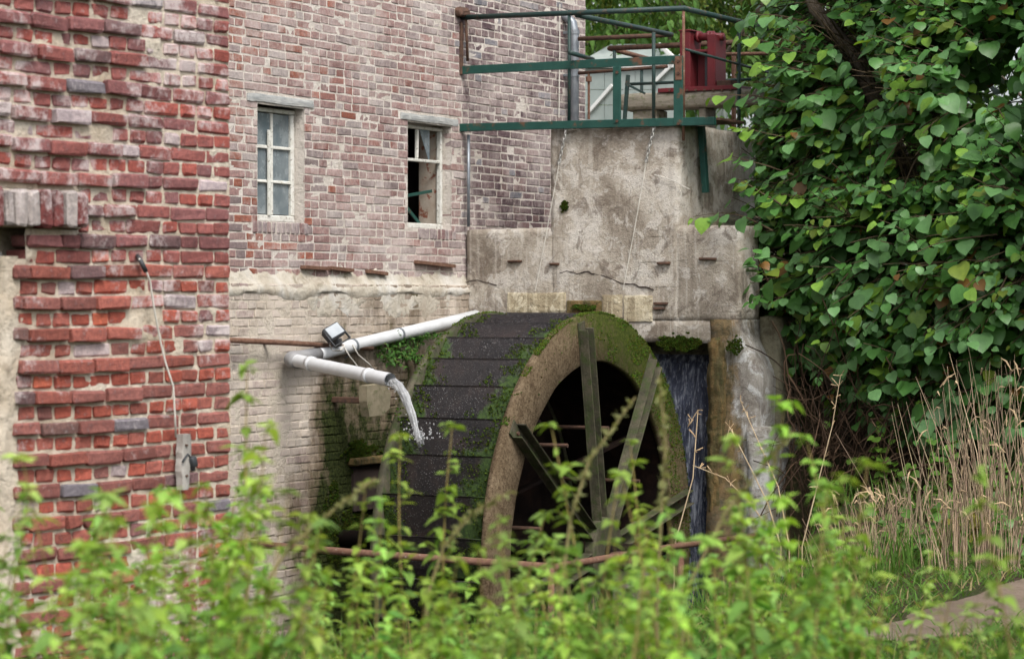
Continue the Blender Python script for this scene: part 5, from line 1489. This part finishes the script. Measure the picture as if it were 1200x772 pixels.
# hedge closing the view under the trees
rng = random.Random(8)
mm = MB()
for i in range(2600):
    x = rng.uniform(-19.5, -6); y = 33.2 + rng.uniform(-0.5, 0.6); z = 2.4 + rng.random() ** 0.8 * 1.75
    vs_, fs_ = LANCES[rng.randrange(4)]; g = rng.uniform(0.5, 1.3)
    f_ = frame(V((x, y, z)), (rv() + V((0, -0.5, -0.3))).normalized(), (V((0, -0.6, 1)) + rv(0.5)).normalized(), rng.uniform(0.14, 0.26)); mm.add([f_ @ v for v in vs_], fs_, (0.06 * g, 0.125 * g, 0.03 * g))
hd = thing('hedge', 'pale green hedge behind the greenhouse beyond the headrace', 'hedge', (-12, 33.2, 2.4))
mm.build('foliage', M['leaf_tree'], hd, True, kind='stuff')
m_ = MB()
for i in range(14):
    x = -19 + i; m_.tube(bend(V((x, 33.3, 2.2)), V((x + rng.uniform(-.3, .3), 33.3, 3.8)), 5, 0, 0.1), [0.04 - 0.005 * k for k in range(6)], 6)
m_.build('stems', M['bark'], hd)

# ------------------------------------------------------------------ grass, dry grass, weeds
rng = random.Random(77)
def blade(m, p, h, wd, lean, c):
    a = rng.uniform(0, 6.283); s_ = V((math.cos(a), math.sin(a), 0)) * wd; l = V((lean.x, lean.y, 0))
    p1 = p + V((0, 0, h * 0.55)) + l * 0.35; p2 = p + V((0, 0, h)) + l
    m.add([p - s_, p + s_, p1 + s_ * 0.7, p1 - s_ * 0.7, p2], [(0, 1, 2, 3), (3, 2, 4)], c)
m_ = MB()
for i in range(30000):
    px, py = rng.uniform(-60, 1320), 560 + 260 * rng.random() ** 0.8
    r = ray(px, py)
    if r.z > -0.02: continue
    t_ = -1.6 / r.z
    p = CAM + r * t_
    if p.y > 18.9 or p.x < -7.6: 
        p = V((rng.uniform(-7.6, -1.5), rng.uniform(9, 18.6), 0))
    q = NINV @ p
    if q.x < 0.02 and q.y < 0.1: continue
    if on_path(p.x, p.y) and rng.random() < 0.97: continue
    p.z = ground_z(p.x, p.y) - 0.01
    g = rng.uniform(0.6, 1.4); dry = rng.random() < 0.16
    c = (0.30 * g, 0.23 * g, 0.12 * g) if dry else (0.085 * g, 0.175 * g, 0.03 * g)
    near = min((p.x - r_.x) ** 2 + (p.y - r_.y) ** 2 for r_ in PATH[::4])
    blade(m_, p, rng.uniform(0.10, 0.32) * (0.35 if near < 1.4 else 1.0), rng.uniform(0.003, 0.007), rv(0.13), c)
tag(m_.build('grass', M['grass_blade']), 'lush green grass on the bank and beside the footpath', 'grass', kind='stuff')

def tussock(label, base, n, h, spread, tone):
    t = thing('dry_grass_tussock', label, 'dry grass', base, group='dry grass on the bank')
    m = MB()
    for i in range(n):
        a = rng.uniform(0, 6.283); r = spread * math.sqrt(rng.random()); p = V(base) + V((math.cos(a) * r, math.sin(a) * r, 0)); p.z = ground_z(p.x, p.y) - 0.02
        hh = h * rng.uniform(0.5, 1.15); l = V((math.cos(a), math.sin(a), 0)) * rng.uniform(0, 0.30) * hh + rv(0.20) * hh; g = rng.uniform(0.4, 1.2) * tone
        tip = p + V((0, 0, hh)) + V((l.x, l.y, 0))
        m.tube([p, p.lerp(tip, 0.5) - V((l.x, l.y, 0)) * 0.18, tip], [0.0042, 0.0036, 0.0014], 3, (g, g * rng.uniform(0.9, 1.05), g), caps=False)
    m.build('stalks', M['dry_stem'], t, kind='stuff')
    s_ = MB()
    for i in range(n // 4):
        a = rng.uniform(0, 6.283); r = spread * math.sqrt(rng.random()); p = V(base) + V((math.cos(a) * r, math.sin(a) * r, h * rng.uniform(0.55, 1.05))); g = rng.uniform(0.9, 1.6) * tone
        e = p + V((rng.uniform(-.1, .1), rng.uniform(-.06, .06), rng.uniform(-0.05, 0.10)))
        s_.tube([p, p.lerp(e, 0.5) + V((0, 0, 0.02)), e], [0.002, 0.006, 0.002], 4, (g, g * 0.95, g * 0.9), caps=False)
    s_.build('seed_heads', M['dry_stem'], t, kind='stuff')
for (px, py, n_, h_, sp_, lb_) in ((1172, 628, 75, 1.1, 0.38, 'dense tall straw-coloured grass tussock against the lime thicket'), (1120, 622, 40, 1.1, 0.38, 'open straw-coloured tussock with arching seed heads beside the tall one'),
                                  (1215, 640, 60, 1.15, 0.38, 'straw-coloured tussock at the far bend of the footpath'), (1070, 632, 80, 0.55, 0.32, 'short withered tussock in front of the thicket roots'),
                                  (1010, 640, 110, 0.55, 0.3, 'thin withered tussock between thicket roots and pit rail'), (1145, 655, 80, 0.45, 0.35, 'low matted straw tussock above the footpath')):
    p = onz(px, py, 0.05); tussock(lb_, (p.x, p.y, ground_z(p.x, p.y)), n_, h_, sp_, rng.uniform(0.9, 1.15))

# arching dead weed stalks before the buttress
for i, (pts, lb_) in enumerate((([(905, 625), (880, 590), (850, 560), (812, 545)], 'thin bleached dead stalk arching left across the buttress foot'.replace(' left', '')), ([(915, 640), (900, 590), (878, 545), (855, 500), (850, 520)], 'bleached dead stalk bent over at its tip beside the buttress'),
                                 ([(925, 640), (912, 570), (890, 520), (868, 470)], 'straight bleached dead stalk rising before the buttress'), ([(940, 640), (960, 560), (975, 500), (985, 440)], 'dead brown stalk rising before the dark thicket roots'),
                                 ([(790, 440 + 200), (812, 560), (818, 480), (806, 500)], 'dead bent stalk rising before the falling water'))):
    m_ = MB(); q = [V((*p, 0)) for p in pts]; full = []
    for k in range(len(q) - 1):
        for j in range(5): full.append(q[k].lerp(q[k + 1], j / 5))
    full.append(q[-1]); base = ony(full[0].x, full[0].y, 17.2)
    W3 = [ony(p.x, p.y, 17.2) for p in full]; W3.insert(0, V((W3[0].x, W3[0].y, ground_z(W3[0].x, W3[0].y) - 0.02)))
    m_.tube(W3, [0.006 - 0.0035 * k / len(W3) for k in range(len(W3))], 5, (1.3, 1.3, 1.3), caps=False)
    d = thing('dead_stalk', lb_, 'dead stalk', W3[0], group='bleached dead stalks'); m_.build('stem', M['dry_stem'], d)
    s_ = MB()
    for k in range(14):
        p = W3[-1 - rng.randrange(9)]; e = p + V((rng.uniform(-.06, .06), rng.uniform(-.04, .04), rng.uniform(-0.02, 0.06))); s_.tube([p, e], [0.002, 0.004], 4, (1.3, 1.2, 1.1), caps=False)
    s_.build('seed_heads', M['dry_stem'], d, kind='stuff')

# small bright shoots on the bank
def shoot(label, base, h, n, size, c, group):
    t = thing('bank_plant', label, 'plant', base, group=group)
    m, s_ = MB(), MB()
    for k in range(n):
        a = V(base) + V((rng.uniform(-.12, .12), rng.uniform(-.08, .08), -0.02)); e = a + V((rng.uniform(-.15, .15), rng.uniform(-.15, .1), h * rng.uniform(0.6, 1.1)))
        pts = bend(a, e, 6, 0, 0.04); s_.tube(pts, [0.005 - 0.0006 * j for j in range(7)], 4, (0.7, 0.9, 0.4), caps=False)
        for j in range(1, 7):
            for sg in (-1, 1):
                tip = V((rng.uniform(-1, 1), rng.uniform(-1, 0.4), rng.uniform(-0.4, 0.3))).normalized(); vs_, fs_ = HEARTS[rng.randrange(6)]
                f_ = frame(pts[j], tip, (V((0, -0.5, 1)) + rv(0.4)).normalized(), size * rng.uniform(0.6, 1.2)); g = rng.uniform(0.7, 1.3); m.add([f_ @ v for v in vs_], fs_, tuple(v * g for v in c))
    s_.build('stem', M['dry_stem'], t); m.build('foliage', M['leaf_lime'], t, True)
for (px, py, d_, h_, n_, c_) in ((985, 500, 18.9, 0.5, 3, (0.10, 0.20, 0.03)), (1035, 520, 18.8, 0.5, 4, (0.11, 0.21, 0.03)), (960, 560, 18.4, 0.4, 3, (0.09, 0.18, 0.03)), (1075, 560, 18.2, 0.4, 3, (0.10, 0.19, 0.03)), (1130, 600, 17.2, 0.45, 5, (0.10, 0.20, 0.03)), (1125, 660, 15.5, 0.3, 5, (0.26, 0.24, 0.04)),
                             (1110, 560, 18.0, 0.7, 6, (0.09, 0.19, 0.03)), (1165, 590, 17.4, 0.7, 6, (0.10, 0.20, 0.035)), (1190, 620, 16.8, 0.6, 6, (0.09, 0.19, 0.03)), (1040, 590, 17.6, 0.5, 5, (0.10, 0.20, 0.03)), (905, 620, 18.4, 0.5, 4, (0.06, 0.14, 0.03)), (1000, 640, 16.8, 0.5, 5, (0.09, 0.18, 0.03)), (850, 660, 16.6, 0.5, 5, (0.07, 0.16, 0.03)), (1185, 690, 14.6, 0.3, 5, (0.08, 0.18, 0.03)), (1060, 690, 14.6, 0.4, 6, (0.09, 0.19, 0.03))):
    p = ony(px, py, d_); p.z = ground_z(p.x, p.y)
    shoot('yellow leaved low plant by the footpath edge' if c_[0] > 0.2 else 'small bright green leafy shoot growing on the bank', p, h_, n_, 0.07, c_, 'leafy shoots on the bank')
# tuft of greenery rooted behind the waste pipe
pk = thing('wall_fern', 'soft green plant rooted in the wall behind the plastic pipe', 'plant', onx(470, 420, LX))
m_, s_ = MB(), MB()
for i in range(70):
    a = onx(rng.uniform(440, 512), rng.uniform(392, 425), LX + 0.02); e = a + V((rng.uniform(0.04, 0.16), rng.uniform(-.1, .1), rng.uniform(-0.03, 0.12)))
    pts = bend(a, e, 4, 0.04, 0.02); s_.tube(pts, 0.002, 3, (0.6, 0.9, 0.4), caps=False)
    for p in pts[1:]:
        for k in range(3):
            vs_, fs_ = LANCES[rng.randrange(4)]; g = rng.uniform(0.7, 1.4); f_ = frame(p, rv().normalized(), (V((0.4, -0.4, 1)) + rv(0.4)).normalized(), rng.uniform(0.02, 0.045)); m_.add([f_ @ v for v in vs_], fs_, (0.065 * g, 0.16 * g, 0.03 * g))
s_.build('stem', M['dry_stem'], pk); m_.build('foliage', M['leaf_weed'], pk, True)

# ------------------------------------------------------------------ tall weeds in front, out of focus
def weed_mesh(seed, h, dense, tone):
    """returns stem mesh, foliage mesh and the list of its leaves"""
    r = random.Random(seed)
    st, fo, lv = MB(), MB(), []
    lean = V((r.uniform(-.18, .18), r.uniform(-.18, .18), 0)) * h
    ph = r.uniform(0, 6.28)
    def at(t): return V((0, 0, h * t)) + lean * t * t + V((math.sin(t * 5 + ph), math.cos(t * 4 + ph), 0)) * 0.018 * h
    st.tube([at(k / 12) for k in range(13)], [0.0050 - 0.0036 * k / 12 for k in range(13)], 5, (0.62, 0.62, 0.34), caps=False)
    def leaf(p, tip, size, g, young):
        nr = (V((0, 0, 1)) + V((r.uniform(-.5, .5), r.uniform(-.5, .5), r.uniform(-.2, .2)))).normalized()
        c = (0.225, 0.345, 0.060) if young else (0.130, 0.255, 0.046)
        lv.append((frame(p, tip, nr, size), r.randrange(4), tuple(v * g * tone for v in c)))
    n = int(h / 0.058)
    for i in range(int(n * 0.18), n + 1):
        t = i / n; p = at(t); a0 = i * 1.571 + r.uniform(-.4, .4)
        size = (0.066 if t < 0.7 else 0.066 - 0.040 * (t - 0.7) / 0.3) * r.uniform(0.75, 1.15)
        for k in range(2):
            a = a0 + k * math.pi; dr = V((math.cos(a), math.sin(a), 0)); up = r.uniform(-0.35, 0.35) + 0.5 * max(0, t - 0.75)
            tip = (dr + V((0, 0, up))).normalized(); leaf(p + dr * 0.006, tip, size, r.uniform(0.75, 1.25), t > 0.8)
            if r.random() < dense:
                # side shoot in the axil
                L = r.uniform(0.05, 0.16) * (1.2 - t); e = p + (dr + V((0, 0, 0.9))).normalized() * L; st.tube([p, e], [0.0022, 0.0012], 4, (0.6, 0.75, 0.35), caps=False)
                for j in range(5):
                    q = p.lerp(e, 0.35 + 0.65 * j / 4); a2 = a + j * 2.2; leaf(q, V((math.cos(a2), math.sin(a2), r.uniform(-.2, .7))).normalized(), r.uniform(0.022, 0.046), r.uniform(0.9, 1.4), True)
    for vs_i in lv:
        vs_, fs_ = LANCES[vs_i[1]]; fo.add([vs_i[0] @ v for v in vs_], fs_, vs_i[2])
    a = st.mesh('stem', True); a.materials.append(M['dry_stem']); b = fo.mesh('foliage', True); b.materials.append(M['leaf_weed'])
    return a, b, lv, h
wv_ = [weed_mesh(100 + i, 1.30, (0.30, 0.55, 0.42, 0.65)[i % 4], (0.9, 1.0, 1.12, 1.0)[i % 4]) for i in range(12)]
lm = []
for vs_, fs_ in LANCES:
    m = MB(); m.add(vs_, fs_); me = m.mesh('leaf', True); me.materials.append(M['leaf_weed']); lm.append(me)
def weed(px, top, d, k, split, label):
    """a stalk whose tip stands at pixel (px, top) when d metres away"""
    p = ond(px, top, d); g = ground_z(p.x, p.y); H = p.z - g
    if H < 0.25: return
    a, b, lv, h = wv_[k]; s_ = H / h
    e = bpy.data.objects.new('weed_plant', None); e.empty_display_size = 0.1; col.objects.link(e)
    e.location = (p.x, p.y, g - 0.01); e.rotation_euler = (rng.uniform(-.06, .06), rng.uniform(-.06, .06), rng.uniform(0, 6.283))
    sx_ = max(0.8, min(1.15, s_)); e.scale = (sx_, sx_, s_)
    tag(e, label, 'weed', 'tall weeds before the wheel pit')
    o = bpy.data.objects.new('stem', a); col.objects.link(o); o.parent = e
    if split:
        for (m, v_, c) in lv:
            o = bpy.data.objects.new('leaf', lm[v_]); o.color = (*c, 1); col.objects.link(o); o.parent = e; o.matrix_basis = m
    else:
        o = bpy.data.objects.new('foliage', b); col.objects.link(o); o.parent = e; g = rng.uniform(0.85, 1.42); o.color = (g * rng.uniform(0.8, 1.15), g, g * rng.uniform(0.7, 1.5), 1)
    return e
rng = random.Random(400)
tall = [(268, 430, 5.6), (255, 505, 5.0), (118, 528, 5.2), (40, 590, 4.8), (160, 590, 5.4), (205, 600, 5.0), (300, 560, 5.6), (352, 610, 5.0), (480, 515, 6.2), (505, 500, 6.6), (440, 575, 5.8), (545, 600, 6.0),
        (590, 640, 5.4), (655, 610, 5.6), (700, 560, 5.8), (742, 498, 6.0), (770, 520, 6.4), (822, 470, 6.0), (800, 560, 5.6), (880, 515, 5.4), (905, 560, 5.0), (985, 545, 5.2), (1045, 515, 5.6), (960, 590, 5.2),
        (1195, 560, 4.6), (15, 640, 4.6), (380, 560, 6.2)]
for i, (px, py, d) in enumerate(tall):
    weed(px, py, d, i % 12, i % 3 == 0 and i < 27, 'tall bright green leafy weed standing above its neighbours before the pit')
for i in range(262):
    px = rng.uniform(-160, 1420); d = rng.uniform(4.2, 7.6)
    top = 690 + 18 * math.sin(px * 0.012) + rng.uniform(-50, 75) - 85 * sstep(420, 200, px) - 50 * sstep(640, 720, px) * sstep(1080, 980, px) + 25 * sstep(1040, 1120, px) + 28 * sstep(340, 420, px) * sstep(680, 600, px)
    if 1060 < px < 1190 and rng.random() < 0.72: continue
    weed(px, top, d, rng.randrange(12), False, 'leafy green weed in the dense stand before the wheel pit')
# withered curved spikes among the weeds
for i, (pts, lb_) in enumerate((([(500, 700), (520, 640), (555, 600), (600, 575)], 'brown withered flower spike arching sideways before the bucket wheel'), ([(655, 720), (668, 610), (690, 540), (745, 465)], 'tall brown withered spike leaning across the wheel spokes'),
                                ([(770, 700), (775, 600), (780, 520), (772, 440)], 'tall upright brown withered stalk before the mossy rim'), ([(800, 700), (850, 600), (900, 540), (930, 505)], 'brown withered spike arching before the buttress'), ([(300, 700), (340, 640), (400, 590), (440, 560)], 'pale curved spike arching before the limewashed wall'))):
    d = 6.0; q = [V((*p, 0)) for p in pts]; full = []
    for k in range(len(q) - 1):
        for j in range(6): full.append(q[k].lerp(q[k + 1], j / 6))
    full.append(q[-1]); W3 = [ond(p.x, p.y, d) for p in full]; W3.insert(0, V((W3[0].x, W3[0].y, ground_z(W3[0].x, W3[0].y) - 0.02)))
    t = thing('withered_spike', lb_, 'dead stalk', W3[0], group='withered spikes in the weeds'); m_ = MB(); m_.tube(W3, [0.0042 - 0.002 * k / len(W3) for k in range(len(W3))], 6, (0.55, 0.6, 0.42), caps=False); m_.build('stem', M['dry_stem'], t, True)
    s_ = MB()
    for k in range(90):
        u = 0.35 + 0.63 * rng.random(); ii = u * (len(W3) - 1); p = W3[int(ii)].lerp(W3[min(len(W3) - 1, int(ii) + 1)], ii % 1); vs_, fs_ = LANCES[rng.randrange(4)]; g = rng.uniform(0.7, 1.3)
        f_ = frame(p, rv().normalized(), rv().normalized(), rng.uniform(0.010, 0.022)); s_.add([f_ @ v for v in vs_], fs_, (0.24 * g, 0.25 * g, 0.10 * g))
    s_.build('seed_heads', M['leaf_weed'], t, kind='stuff')
